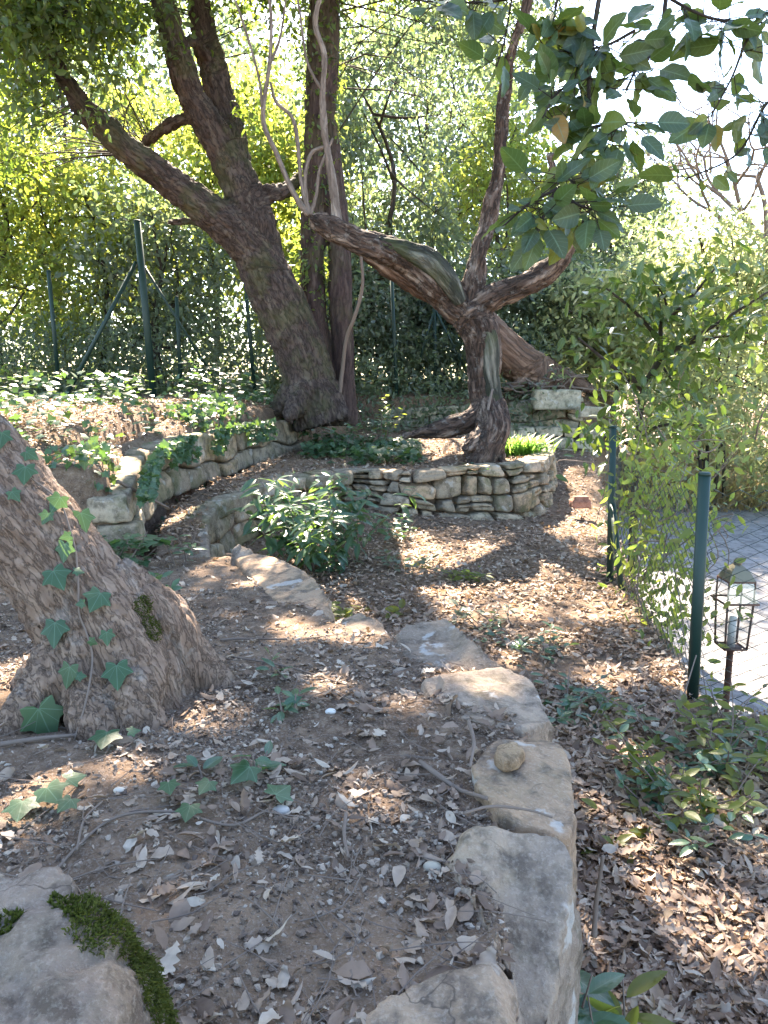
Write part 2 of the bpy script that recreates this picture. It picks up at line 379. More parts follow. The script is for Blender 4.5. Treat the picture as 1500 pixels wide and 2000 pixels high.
# ------------------------------------------------------------------ the ground's shape
GE = 'rocks edging the front terrace'
ROCKDEFS = [
    ('edging_rock', 'large cracked grey edging rock with an ochre streak, beside the leaning stick', 'rock', [(868, 1642), (915, 1612), (1000, 1622), (1085, 1632), (1122, 1668), (1112, 1800), (1062, 2080), (1000, 2080), (995, 1850), (940, 1750)], [.52, .52, .515, .515, .50, .43, .36, .46, .50, .52], -.08, 'rock', GE, .0085, .014, 4, .035),
    ('edging_rock', 'flat pale grey edging slab carrying a small loose ochre stone', 'rock', [(925, 1490), (955, 1445), (1020, 1428), (1075, 1424), (1105, 1490), (1120, 1600), (1112, 1640), (1075, 1622), (985, 1595), (935, 1535)], [.515, .515, .51, .505, .49, .49, .48, .50, .515, .515], -.06, 'rock', GE, .0085, .010, 15, .03),
    ('edging_rock', 'flat sun patched edging slab between the tilted slab and the loose ochre stone', 'rock', [(812, 1345), (850, 1315), (920, 1303), (985, 1306), (1040, 1330), (1075, 1405), (1020, 1418), (950, 1412), (870, 1395)], [.49, .50, .50, .49, .485, .48, .495, .50, .49], -.05, 'rock', GE, .0085, .010, 26, .03),
    ('edging_rock', 'smooth triangular edging slab tilted up towards the path', 'rock', [(762, 1245), (800, 1215), (868, 1203), (920, 1248), (985, 1305), (905, 1308), (815, 1308), (772, 1280)], [.46, .48, .50, .50, .46, .44, .44, .44], -.03, 'rock', GE, .0085, .009, 37, .02),
    ('edging_rock', 'half buried earthy edging rock between the rounded slab and the tilted slab', 'rock', [(655, 1205), (700, 1196), (745, 1215), (760, 1245), (720, 1250), (670, 1230)], [.40, .42, .43, .42, .42, .40], .0, 'rock', GE, .0085, .012, 48, .03),
    ('edging_rock', 'long rounded grey slab sloping along the back of the front terrace', 'rock', [(455, 1085), (475, 1075), (560, 1096), (610, 1128), (648, 1170), (650, 1200), (600, 1205), (540, 1175), (490, 1125)], [.32, .34, .37, .39, .40, .37, .37, .36, .335], -.02, 'rock', GE, .0085, .010, 59, .02),
    ('edging_rock', 'lichen spotted flat rock at the bottom of the terrace corner', 'rock', [(640, 2040), (760, 1965), (830, 1910), (935, 1895), (985, 1865), (1000, 1900), (998, 2110), (600, 2110)], [.50, .515, .52, .525, .53, .53, .52, .5], -.08, 'rock', GE, .0085, .012, 61, .01),
    ('edging_rock', 'narrow grey stone wedged upright behind the sloping slab', 'rock', [(450, 1078), (462, 1060), (490, 1072), (500, 1085), (470, 1090)], [.36, .40, .37, .34, .33], .1, 'rock', GE, .0085, .008, 71, .01),
    ('loose_stone', 'small ochre stone lying loose on the flat pale slab', 'stone', [(968, 1470), (975, 1452), (1005, 1448), (1022, 1462), (1010, 1482), (985, 1486)], [.558, .562, .56, .556, .555, .556], .53, 'ochre_stone', None, .006, .005, 81, .004),
]
E1 = [(1080, 2600, .45), (1095, 1900, .45), (1112, 1700, .48), (1100, 1500, .49), (1040, 1350, .48), (955, 1270, .46), (850, 1232, .46), (760, 1238, .44), (690, 1215, .41), (632, 1168, .38), (560, 1112, .34), (470, 1078, .30), (418, 1092, .27)]
E2 = [(412, 1010, .42), (432, 978, .44), (500, 952, .455), (600, 930, .47), (690, 922, .48), (800, 926, .49), (900, 918, .51), (980, 912, .52), (1045, 905, .535), (1080, 890, .54), (1086, 876, .54)]
E3 = [(262, 1057, .42), (303, 977, .46), (380, 943, .47), (450, 917, .48), (517, 897, .49), (593, 877, .50)]
e1 = np.array([G(*p)[:2] for p in E1]); e2 = np.array([G(*p)[:2] for p in E2]); e3 = np.array([G(*p)[:2] for p in E3])
e4 = np.array([P(760, 815, 10.6)[:2], P(880, 812, 10.9)[:2], P(1000, 810, 10.9)[:2], P(1090, 808, 10.7)[:2], P(1140, 808, 10.6)[:2]])   # upper back wall
e5 = np.array([P(985, 850, 10.3)[:2], P(1060, 850, 10.4)[:2], P(1175, 850, 10.2)[:2]])                             # lower back wall
poly_front = np.vstack([e1, e2[:1], [[-1.0, 4.3], [-1.25, 4.2], [-1.8, 4.4], [-3, 4.2], [-8, 3.6], [-8, -3], [.1, -3]]])
poly_mid = np.vstack([e1[-1:], e2, [[1.95, 9.0], [1.7, 10.25]], [[1.7, 10.9], [0, 11], [-1.0, 9.8]], e3[::-1], [[-1.35, 4.05]]])
poly_back = np.vstack([e3, [[-.75, 9.6], [-.3, 10.2]], e4, [[3.3, 10.9], [4.2, 13], [5, 40], [-60, 40], [-60, 2.5], [-4, 3.3], [-2.2, 3.7]]])
def sdf(poly, x, y):                    # >0 inside
    p = np.stack([x, y], -1); d = np.full(x.shape, 1e9); ins = np.zeros(x.shape, bool)
    n = len(poly)
    for i in range(n):
        a, b = poly[i], poly[(i+1) % n]; ab = b-a; ap = p-a
        t = np.clip((ap@ab)/max(ab@ab, 1e-12), 0, 1)
        d = np.minimum(d, ((ap-t[..., None]*ab)**2).sum(-1))
        c = ((a[1] > y) != (b[1] > y)) & (x < (b[0]-a[0])*(y-a[1])/(b[1]-a[1]+1e-12)+a[0])
        ins ^= c
    return np.where(ins, 1, -1)*np.sqrt(d)
def fence_x(y): return np.interp(y, [-1, 2.5, 2.76, 4.7, 8, 12], [9, 6, 1.22, 1.52, 2.3, 3.2])
ROCKS = []                              # plan outlines of the rocks set in the soil
def height(x, y, detail=True):
    x = np.asarray(x, float); y = np.asarray(y, float); sh = x.shape; x = x.ravel(); y = y.ravel()
    base = np.zeros_like(x)
    base += .16*np.exp(-(((x+.3)/1.0)**2+((y-6.6)/.7)**2))
    fx = fence_x(y); base += sstep(6.8, 10.5, y)*.36*(1-sstep(.0, .6, x-fx)); base -= sstep(.04, .42, x-fx)*.65
    zf = np.interp(y, [0, 1.2, 1.7, 2.4, 3.4, 4.3], [.512, .512, .505, .448, .348, .28])
    zf = zf+.10*sstep(-1.2, -2.0, x)*sstep(1.5, 2.6, y)
    zm = np.interp(y, [4.1, 4.6, 5.3, 7, 9, 11], [.24, .335, .41, .48, .55, .6])+.04*fbm(np.column_stack([x, y, x*0])*1.3, 2, 5)
    zb = .84+.25*sstep(0, 2.8, y-np.interp(x, [-3, -1.9, -.9, 3], [4.5, 5, 8, 10]))+sstep(10, 18, y)*.25
    zb = np.where(y > 10.3, np.maximum(zb, 1.0), zb)
    d1, d2, d3 = sdf(poly_front, x, y), sdf(poly_mid, x, y), sdf(poly_back, x, y)
    h = base+(zf-base)*sstep(.01, .09, d1)
    h = h+(np.maximum(zm, h)-h)*sstep(0, 1, (d2-np.where(x < -.75, .02, .08))/np.where(x < -.75, .07, .12))
    bw = np.where((x > -.9) & (x < .1), .55, .2)
    bw = np.where(x < -1.95, .9, bw)
    h = h+(zb-h)*sstep(.09, 1, d3/bw)
    if detail:
        q = np.column_stack([x, y, x*0])
        near = np.exp(-np.maximum(y-1.5, 0)/3)
        h = h+.028*fbm(q*1.7, 3, 1)*(y < 60)+.014*fbm(q*6, 3, 2)+near*(.008*fbm(q*28, 3, 3)+.004*fbm(q*90, 2, 4))
    for r_ in ROCKS: 
        bb = (x > r_[:, 0].min()-.1) & (x < r_[:, 0].max()+.1) & (y > r_[:, 1].min()-.1) & (y < r_[:, 1].max()+.1)
        if bb.any(): h[bb] -= .06*sstep(.02, .06, sdf(r_, x[bb], y[bb]))
    return h.reshape(sh)
def H(x, y): return float(height(np.array([x]), np.array([y]))[0])
def grid_axis(parts):
    out = []
    for a, b, s in parts: out.append(np.arange(a, b-1e-6, s))
    return np.concatenate(out+[np.array([parts[-1][1]])])
for a in ROCKDEFS[:-1]: ROCKS.append(np.array([G(q[0], q[1], z)[:2] for q, z in zip(a[3], a[4])]))
gx = grid_axis([(-500, -60, 40), (-60, -12, 3), (-12, -4, .25), (-4, -1.4, .05), (-1.4, 1.6, .014), (1.6, 3, .04), (3, 12, .25), (12, 60, 3), (60, 500, 40)])
gy = grid_axis([(-60, -2, 4), (-2, .5, .1), (.5, 2.8, .014), (2.8, 7.6, .03), (7.6, 13, .07), (13, 40, .6), (40, 600, 30)])
X, Y = np.meshgrid(gx, gy); Z = height(X, Y)
mb = MB(); nx, ny = len(gx), len(gy)
i = np.arange(ny-1)[:, None]*nx; j = np.arange(nx-1)[None, :]
mb.add(np.stack([X, Y, Z], -1).reshape(-1, 3), [np.stack([i+j, i+j+1, i+nx+j+1, i+nx+j], -1).reshape(-1, 4)])
tag(mb.build('ground', M['soil']), kind='structure')
mb = MB()
mb.add(np.array([[1.34, 2.86, -.58], [9, 2.45, -.58], [16, 13.6, -.56], [3.9, 13.4, -.56], [2.1, 6.4, -.57], [1.62, 3.6, -.575]]), [np.array([[0, 1, 2, 3, 4, 5]])])
tag(mb.build('paving', M['concrete'], smooth=False), kind='structure')
# ------------------------------------------------------------------ sun windows in the canopy (gaps between the leaves)
rng = np.random.default_rng(7)
GAPS = []
def gap(px, py, z, al, ac):
    g = G(px, py, z); GAPS.append((g[0], g[1], z, al+.06, ac+.05))
for g in [(815, 1085, 0, .85, .24), (870, 1180, 0, .35, .12), (960, 1085, 0, .42, .075), (1180, 1195, 0, .12, .15), (930, 1345, .48, .13, .10),
          (1230, 1720, .0, .32, .12), (1180, 1640, .0, .12, .05), (1440, 1840, .0, .13, .07), (1190, 1330, 0, .10, .10), (1030, 1195, 0, .12, .06), (25, 1290, .53, .22, .16), (10, 1480, .53, .12, .06), (790, 1390, .5, .07, .05),
          (700, 1270, .42, .12, .08), (385, 1045, .4, .22, .12), (580, 1110, .36, .10, .16), (1010, 905, .54, .12, .2), (940, 895, .54, .1, .1), (150, 850, .9, .6, .7), (250, 880, .88, .35, .3), (400, 1380, .52, .06, .06),
          (30, 830, 1.0, .5, .4), (720, 760, 1.1, .5, .4), (1050, 800, 1.0, .9, 1.3), (860, 810, .9, .6, .7), (1120, 860, .4, .5, .5), (1120, 930, .2, .5, .4), (620, 1250, .44, .06, .1), (1250, 1500, 0, .1, .05), (1330, 1330, .0, .15, .07), (480, 1140, .36, .06, .05),
          (520, 1050, .1, .1, .1), (1130, 1690, .1, .08, .03), (1480, 1680, 0, .1, .06), (60, 1400, .53, .10, .05), (60, 1560, .53, .08, .03), (640, 1330, .5, .07, .04), (250, 1500, .53, .05, .03), (720, 1530, .52, .08, .03), (560, 1220, .43, .08, .05), (1090, 1250, 0, .1, .05), (1380, 1750, 0, .08, .04), (1300, 1900, 0, .1, .03), (1420, 1600, 0, .1, .05), (880, 1110, 0, .08, .1), (1000, 1290, 0, .06, .04)]: gap(*g)
SH = SUNV[:2]/np.linalg.norm(SUNV[:2])
def keep_mask(p):
    m = np.ones(len(p), bool)
    for gx_, gy_, z, al, ac in GAPS:
        q = p-SUNV*((p[:, 2]-z)/SUNV[2])[:, None]
        dx, dy = q[:, 0]-gx_, q[:, 1]-gy_
        a = dx*SH[0]+dy*SH[1]; c = -dx*SH[1]+dy*SH[0]
        m &= ((a/al)**2+(c/ac)**2 > 1) | (p[:, 2] < z+.5)
    return m
def crown_leaves(mb, blobs, ncl, per, size, spread, rng, tpl=L_SIMPLE, droop=.35, shell=.45, gaps=True, twigs=None, nodes=None):
    vol = np.array([b[3]*b[4]*b[5] for b in blobs]); pk = rng.choice(len(blobs), ncl, p=vol/vol.sum())
    d = unit(rng.normal(size=(ncl, 3))); r = rng.random(ncl)**shell
    B = np.array([b[:6] for b in blobs])
    c = B[pk, :3]+d*r[:, None]*B[pk, 3:6]
    out = unit(d*B[pk, 3:6])
    cs = rng.uniform(.6, 1.35, ncl)
    pos = np.repeat(c, per, 0)+rng.normal(size=(ncl*per, 3))*np.array([1, 1, .65])*spread*np.repeat(cs, per)[:, None]
    al = np.repeat(out, per, 0)*.5+rng.normal(size=pos.shape)*.75; al[:, 2] -= droop
    nr = rng.normal(size=pos.shape)*.8; nr[:, 2] += .8
    m = keep_mask(pos) if gaps else np.ones(len(pos), bool)
    sz = size*rng.uniform(.6, 1.25, len(pos))
    scatter(mb, tpl, pos[m], al[m], nr[m], sz[m], rng.uniform(.8, 1.25, m.sum()))
    if twigs is not None:
        nd = np.asarray(nodes)
        for k in range(0, ncl, max(1, ncl//140)):
            q = nd[np.argmin(((nd-c[k])**2).sum(1))]
            L = np.linalg.norm(c[k]-q)
            if L > 3.5: continue
            mid = (q+c[k])/2+rng.normal(size=3)*L*.08; mid[2] += L*.06
            mid += rng.normal(size=3)*L*.06; rr = .002+.003*min(L, 2)
            tube(twigs, [q, mid, c[k]+out[k]*.15], [rr*1.3, rr, .0025], 4, 7, cap=False)
def path_nodes(pts, n=12): return catmull(np.asarray(pts, float)[:, :3], n)
def pix_path(lst): return [list(P(a, b, d))+[r*d/FPX] for a, b, d, r in lst]
def bark_skin(mb, voxel, paths, mat, name, parent, amp=.02, sc_=.05, stretch=.3, smooth=3, seed=0, lump=.0, mode='fissures'):
    v, fs, nn = remesh(mb, voxel, smooth)
    ax = []; ss = []; tt = []
    off = 0
    for pts in paths:
        q = catmull(np.asarray(pts)[:, :3], 60); ax.append(q); tt.append(unit(np.gradient(q, axis=0)))
        ss.append(off+np.concatenate([[0], np.cumsum(np.linalg.norm(np.diff(q, axis=0), axis=1))])); off += 3.7
    ax = np.vstack(ax); ss = np.concatenate(ss); tt = np.vstack(tt)
    idx = np.zeros(len(v), int)
    for k in range(0, len(v), 4000): idx[k:k+4000] = np.argmin(((v[k:k+4000, None, :]-ax[None])**2).sum(-1), 1)
    rel = v-ax[idx]; t = tt[idx]; along = (rel*t).sum(1)
    s = ss[idx]+along; perp = rel-t*along[:, None]
    ref = np.array([.31, .95, .05]); e1_ = unit(np.cross(t, ref)); e2_ = np.cross(t, e1_)
    bk = np.column_stack([(perp*e1_).sum(1), (perp*e2_).sum(1), s])
    q = bk*np.array([1, 1, stretch])
    qq = q/sc_; qq = qq+.35*np.column_stack([fbm(qq*.9, 2, seed+k) for k in (1, 2, 3)])
    if mode == 'plates':
        f1, f2 = worley(qq, seed); ridge = np.clip((f2-f1)*2.2, 0, 1)
    else:
        ridge = np.clip(np.abs(fbm(qq, 3, seed))*5, 0, 1)*.75+.25*np.clip(np.abs(fbm(qq*2.3, 2, seed+4))*5, 0, 1)
    dsp = amp*(ridge-.6)+amp*.5*fbm(q/sc_*2.2, 3, seed+5)
    if lump: dsp = dsp+lump*fbm(v/.22*np.array([1, 1, .6]), 3, seed+9)
    v = v+nn*dsp[:, None]
    o = MB(); o.add(v, fs, bark=bk)
    return o.build(name, mat, parent)
# ------------------------------------------------------------------ rocks and walls
def facets(v, rng, k, lo, hi, up=.4):
    for _ in range(k):
        n = rng.normal(size=3); n[2] = n[2]*up+.15; n /= np.linalg.norm(n); d = v@n
        v = v-n[None]*np.maximum(0, d-(d.max()-rng.uniform(lo, hi)*(d.max()-d.min())))[:, None]
    return v
def rock_from_prism(top, bot, voxel, amp, seed, smooth=4, sc_=.16):
    top = np.asarray(top, float); bot = np.asarray(bot, float); n = len(top)
    m = MB(); j = np.arange(n); j2 = (j+1) % n
    m.add(np.vstack([top, bot]), [np.arange(n)[::-1][None, :] if _ccw(top) < 0 else np.arange(n)[None, :],
          np.stack([j2, j, j+n, j2+n], -1) if _ccw(top) > 0 else np.stack([j, j2, j2+n, j+n], -1),
          (np.arange(n)+n)[None, :] if _ccw(top) < 0 else (np.arange(n)[::-1]+n)[None, :]])
    v, fs, nn = remesh(m, voxel, smooth)
    v = facets(v, np.random.default_rng(seed), 22, .0, .035, .25)
    f1, f2 = worley(v/(sc_*1.3), seed)
    cell = np.floor(v/(sc_*1.3))
    d = amp*fbm(v/sc_, 4, seed)+amp*.6*fbm(v/(sc_*.2), 4, seed+3)-amp*.7*np.clip(.12-(f2-f1), 0, 1)*5
    v = v+nn*d[:, None]
    return v, fs
def _ccw(p): return np.sum(p[:, 0]*np.roll(p[:, 1], -1)-np.roll(p[:, 0], -1)*p[:, 1])
def rock(name, label, cat, px, zt, zb, mat, group=None, voxel=.012, amp=.012, seed=0, flare=.03, smooth=1):
    if np.ndim(zt) == 0: zt = [zt]*len(px)
    top = np.array([G(a, b, z) for (a, b), z in zip(px, zt)])
    c = top.mean(0); top = c+(top-c)*1.05; bot = top.copy(); dv = top-c; bot += unit(np.column_stack([dv[:, :2], dv[:, 0]*0]))*flare; bot[:, 2] = zb
    v, fs = rock_from_prism(top, bot, voxel, amp, seed, smooth)
    m = MB(); m.add(v, fs); o = m.build(name, mat, None, (c[0], c[1], zb))
    return tag(o, label, cat, group)
def cube_sphere(n=9, pw=13.0):
    u = np.linspace(-1, 1, n); a, b = np.meshgrid(u, u); a = a.ravel(); b = b.ravel(); o = np.ones_like(a)
    V = []; F = []
    i = np.arange(n-1)[:, None]*n; j = np.arange(n-1)[None, :]; f = np.stack([i+j, i+j+1, i+n+j+1, i+n+j], -1).reshape(-1, 4)
    for k, (p) in enumerate([(o, a, b), (-o, b, a), (b, o, a), (a, -o, b), (a, b, o), (b, a, -o)]):
        V.append(np.stack(p, -1)); F.append(f+k*n*n)
    v = np.vstack(V); key = np.round(v*1000).astype(int); _, first, inv = np.unique(key, axis=0, return_index=True, return_inverse=True)
    v = v[first]; f = inv.reshape(-1)[np.vstack(F)]
    return v/((np.abs(v)**pw).sum(1)**(1/pw))[:, None], f
CS_V, CS_F = cube_sphere()
def wall(mb, line, ztop, zbase, depth, side, courses, lmin, lmax, rng, gapw=.008, jit=.03, bulge=.015, rough=.008, batter=.06, split=.7):
    """coursed rubble along a plan line; side=+1 puts the face to the line's right"""
    L0 = catmull(np.column_stack([line, ztop, zbase]), 160)
    s = np.concatenate([[0], np.cumsum(np.linalg.norm(np.diff(L0[:, :2], axis=0), axis=1))]); tot = s[-1]
    tg = unit(np.gradient(L0[:, :2], axis=0)); nr = np.stack([tg[:, 1], -tg[:, 0]], -1)*side
    def at(q): return [np.interp(np.clip(q, 0, tot), s, a) for a in (L0[:, 0], L0[:, 1], L0[:, 2], L0[:, 3], nr[:, 0], nr[:, 1])]
    hs = np.cumsum(np.concatenate([[0], rng.uniform(.75, 1.25, courses)])); hs /= hs[-1]
    def lev(k, q): return hs[k]+(0 if k in (0, courses) else .13/courses*np.sin(q*3.1+k*2.3)+.1/courses*np.sin(q*7.7+k))
    for k in range(courses):
        q = -rng.uniform(0, lmax*.5)
        while q < tot:
            ln = rng.uniform(lmin, lmax); a, b = max(q, 0), min(q+ln, tot); q += ln
            if b-a < .05: continue
            g = gapw*rng.uniform(.5, 1.6); tl, tr = a+g+rng.uniform(-jit, jit)*.5, b-g+rng.uniform(-jit, jit)*.5
            subs = [(0, 1)] if rng.random() < split else [(0, .55), (.55, 1)]
            for f0, f1 in subs:
                v = facets(CS_V.copy(), rng, 5, .0, .13, 1); U = v[:, 0]; W = v[:, 2]; D = v[:, 1]
                w1 = np.where(W > 0, 1, 1)*(W+1)/2
                lo = a+g+(tl-a-g)*w1; hi = b-g+(tr-b+g)*w1
                ss = lo+(hi-lo)*(U+1)/2
                h0 = lev(k, ss)+(lev(k+1, ss)-lev(k, ss))*f0; h1 = lev(k, ss)+(lev(k+1, ss)-lev(k, ss))*f1
                x, y, zt, zb, nx_, ny_ = at(ss)
                hh = zt-zb
                z = zb+(h0+(h1-h0)*w1)*hh+np.where(W > 0, -1, 1)*gapw*.6
                bl = rng.uniform(-bulge, bulge); sl = rng.uniform(-.08, .08)
                dd = D*depth/2+(depth/2-.02-depth)+bl+.045+sl*(W*.1+U*.06)*depth/.2-batter*(w1*(h1-h0)+h0)
                p = np.column_stack([x+nx_*dd, y+ny_*dd, z])
                dn = unit(np.column_stack([nx_*D+U*-ny_*.7, ny_*D+U*nx_*.7, W]))
                p = p+dn*(rough*fbm(p/.09, 3, int(rng.integers(999)))+rough*.6*fbm(p/.03, 2, 7))[:, None]
                mb.add(p, [CS_F])
R_WALL = np.random.default_rng(21)
# the curved wall of the middle terrace
mb = MB(); n2 = len(E2); t2 = np.array([p[2] for p in E2])
zb2 = np.array([.02, .03, .10, .17, .15, .07, .01, -.02, -.02, .0, .05])
tp = [i for i in range(3, n2)]
ext = np.vstack([e2[2:], [e2[-1]+np.array([.06, .55])]])
wall(mb, ext, np.append(t2[2:], .55)+.02, np.append(zb2[2:], .12)-.05, .24, 1, 4, .12, .36, R_WALL, .011, .09, .028, .012, .05)
mid_wall = mb.build('dry_stone_wall', M['wall_stone'], None, (e2[6][0], e2[6][1], 0))
tag(mid_wall, 'curved grey dry stone wall with mossy end holding the soil under the gnarled tree', 'stone wall')
# low wall with broad flat caps leading left
mb = MB(); ln = e2[:4]
wall(mb, ln, t2[:4]-.05, zb2[:4]-.06, .22, 1, 2, .2, .4, R_WALL, .006, .03, .015, .012)
low = mb.build('stone_kerb', M['wall_stone'], None, (ln[1][0], ln[1][1], 0))
tag(low, 'low mossy stone kerb with broad flat cap stones beside the bench of soil', 'stone wall')
def cap(px, zt, th, parent, seed, mat):
    top = np.array([G(a, b, z) for (a, b), z in zip(px, zt)]); bot = top-np.array([0, 0, th])
    v, fs = rock_from_prism(top, bot, .014, .012, seed, 3); m = MB(); m.add(v, fs); return m.build('cap_stone', mat, parent)
cap([(352, 1092), (372, 1030), (405, 1018), (410, 1090)], [.28, .35, .36, .28], .14, low, 3, M['rock'])
cap([(345, 1025), (372, 988), (432, 975), (408, 1015)], [.36, .42, .43, .37], .16, low, 4, M['wall_stone'])
cap([(385, 984), (440, 958), (500, 945), (494, 955), (433, 980)], [.43, .45, .45, .45, .43], .13, low, 5, M['wall_stone'])
cap([(446, 958), (520, 938), (602, 922), (600, 932), (504, 953)], [.45, .46, .47, .47, .455], .10, low, 6, M['wall_stone'])
cap([(530, 936), (620, 918), (690, 915), (688, 925), (604, 932)], [.46, .47, .49, .49, .47], .10, low, 8, M['wall_stone'])
# left wall of the back terrace
mb = MB(); zt3 = np.array([.66, .82, .86, .87, .88, .86]); zb3 = np.array([p[2] for p in E3])-.06
wall(mb, e3, zt3, zb3, .22, 1, 2, .3, .55, R_WALL, .011, .05, .022, .013, .05, 1)
tag(mb.build('block_wall', M['wall_stone'], None, (e3[2][0], e3[2][1], .4)), 'two course wall of pale squared stone blocks hung with ivy on the left', 'stone wall')
# back walls
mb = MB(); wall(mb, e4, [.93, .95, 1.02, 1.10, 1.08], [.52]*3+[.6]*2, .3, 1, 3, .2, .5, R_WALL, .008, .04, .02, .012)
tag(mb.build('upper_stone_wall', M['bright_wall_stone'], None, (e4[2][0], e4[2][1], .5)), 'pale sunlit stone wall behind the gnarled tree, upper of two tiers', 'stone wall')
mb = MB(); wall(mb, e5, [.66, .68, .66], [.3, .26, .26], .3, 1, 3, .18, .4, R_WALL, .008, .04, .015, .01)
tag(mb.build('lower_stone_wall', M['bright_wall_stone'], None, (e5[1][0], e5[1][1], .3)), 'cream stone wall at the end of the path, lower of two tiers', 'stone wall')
for (pp, z0, lab) in [([(1128, 795), (1168, 795), (1172, 815), (1130, 816)], 10.1, 'squared pale stone lying loose on the end of the lower wall'),
                      ([(1040, 762), (1128, 768), (1130, 800), (1100, 806)], 10.5, 'big rounded pale block ending the upper wall')]:
    c = P(pp[0][0]/2+pp[2][0]/2, pp[2][1], z0); wd = (pp[2][0]-pp[0][0])*z0/FPX; hh = (pp[2][1]-pp[0][1])*z0/FPX
    v = CS_V*np.array([wd/2, .14, hh/2])+np.array([c[0], c[1], c[2]+hh/2]); v += .02*fbm(v/.12, 3, 5)[:, None]*unit(CS_V)
    m = MB(); m.add(v, [CS_F]); tag(m.build('wall_block', M['bright_wall_stone'], None, c), lab, 'stone')
# big rocks edging the front terrace
for a in ROCKDEFS: rock(a[0], a[1], a[2], a[3], [q+.024 for q in a[4]] if a[10] < 80 else a[4], a[5], M[a[6]], a[7], a[8], a[9], a[10], a[11])
for px, py, rr, z, c_, lab in [(688, 1355, .011, .535, (.42, .2, .09), 'orange brown oval pebble lying beside a white one'), (645, 1375, .010, .535, (.6, .57, .53), 'white oval pebble lying beside an orange one'),
                           (845, 1660, .012, .54, (.4, .35, .27), 'cream pebble beside the corner of the cracked edging rock'), (548, 1550+10, .012, .54, (.5, .45, .4), 'pale egg shaped pebble under the ivy leaf'), (232, 1536, .008, .54, (.6, .52, .42), 'small pale pebble near the ivy runner')]:
    c = G(px, py, z); c[2] = H(c[0], c[1])+rr*.35
    v = CS_V/np.linalg.norm(CS_V, axis=1)[:, None]*np.array([1.35, 1, .7])*rr; v += .12*rr*fbm(v/rr*.8, 2, int(px))[:, None]*unit(CS_V)
    m = MB(); m.add(v+c, [CS_F]); tag(m.build('pebble', mat_plain('pebble_skin', c_, .7, 0, 1), None, c), lab, 'pebble')
# mossy boulder, bottom left
top = np.array([G(a, b, z) for a, b, z in [(-160, 1720, .74), (0, 1680, .76), (90, 1672, .76), (190, 1690, .75), (245, 1760, .73), (300, 1840, .70), (335, 1930, .66), (345, 2080, .62), (170, 2200, .72), (-160, 2200, .74)]])
cc = top.mean(0); bot = cc+(top-cc)*1.12; bot[:, 2] = .45
v, fs = rock_from_prism(top, bot, .010, .020, 91, 9, .14)
bld = thing('boulder', 'big weathered brown boulder with a moss fringe on its side', 'boulder', (cc[0], cc[1], .5))
m = MB(); m.add(v, fs); m.build('rock_body', M['boulder'], bld)
mo = MB(); rg = np.random.default_rng(5)
mc = np.array([G(a, b, z) for a, b, z in [(285, 1800, .72), (310, 1840, .70), (335, 1890, .68), (350, 1940, .65), (360, 2000, .6), (345, 1960, .62), (250, 1785, .73)]])
dd = np.linalg.norm(v[:, None]-mc[None], axis=-1).min(1)
sel = v[dd < .05*(1+.55*fbm(v/.035, 3, 4))]; sel = sel[rg.integers(0, len(sel), 16000)]
sel = sel+rg.normal(size=sel.shape)*.003
scatter(mo, L_SIMPLE, sel, unit(sel-cc)*.8+rg.normal(size=sel.shape)*.6, rg.normal(size=sel.shape), rg.uniform(.003, .0065, len(sel)), .8)
mo.build('moss', M['moss'], bld)
m2 = MB(); mc = np.array([G(a, b, .72) for a, b in [(120, 1790), (145, 1805), (15, 1820)]])
dd = np.linalg.norm(v[:, None]-mc[None], axis=-1).min(1); sel = v[dd < .022]; sel = sel[rg.integers(0, len(sel), 900)]
scatter(m2, L_SIMPLE, sel, rg.normal(size=sel.shape)+np.array([0, 0, .7]), rg.normal(size=sel.shape), rg.uniform(.004, .009, len(sel)), .8)
m2.build('moss', M['moss'], bld)
# terracotta block by the path
c = G(1133, 992, .12); tb = MB(); v = CS_V*np.array([.088, .07, .055]); v += .006*fbm(v/.04, 3, 3)[:, None]*CS_V
v[:, 0] *= 1-.2*(v[:, 2] > .02); v[:, 1] *= 1-.35*(v[:, 2] > .02); tb.add(v+c+np.array([0, 0, .06]), [CS_F])
tag(tb.build('terracotta_block', M['terracotta'], None, c), 'red terracotta block lying in dead leaves beside the path', 'brick')
# ------------------------------------------------------------------ foreground tree with ivy
ft_base = G(215, 1390, .52)
ft = thing('leaning_tree', 'pale brown trunk with flared roots leaning out of the frame, ivy on its bark', 'tree', ft_base)
A = np.array([[-.60, 1.80, .36], [-.625, 1.80, .54], [-.70, 1.83, .70], [-.82, 1.87, .86], [-1.0, 1.93, 1.06], [-1.3, 2.02, 1.40], [-1.75, 2.15, 1.95], [-2.3, 2.3, 2.8], [-2.7, 2.5, 3.8]])
rA = [.165, .155, .140, .131, .128, .125, .12, .11, .09]
A[:, 0] -= .055; main = np.column_stack([A, rA])
roots = [[[-.68, 1.86, .76, .10], [-.56, 1.88, .66, .095], [-.46, 1.89, .57, .08], [-.38, 1.90, .50, .055], [-.31, 1.91, .44, .03]],
         [[-.64, 1.80, .70, .10], [-.56, 1.72, .60, .075], [-.49, 1.65, .53, .06], [-.43, 1.60, .46, .035]],
         [[-.67, 1.78, .66, .10], [-.655, 1.68, .57, .07], [-.61, 1.60, .51, .055], [-.58, 1.55, .45, .035]],
         [[-.69, 1.78, .66, .10], [-.75, 1.69, .57, .07], [-.79, 1.62, .51, .055], [-.82, 1.57, .45, .03]],
         [[-.68, 1.84, .62, .10], [-.82, 1.86, .54, .075], [-.94, 1.88, .45, .04]],
         [[-.62, 1.88, .62, .11], [-.62, 2.02, .52, .08], [-.6, 2.12, .44, .05]]]
roots = [[[q[0]-.055-(.05 if q[0] > -.5 else 0)]+q[1:] for q in r] for r in roots]
mb = MB(); tube(mb, main[:, :3], main[:, 3], 26, 70, .06, 3)
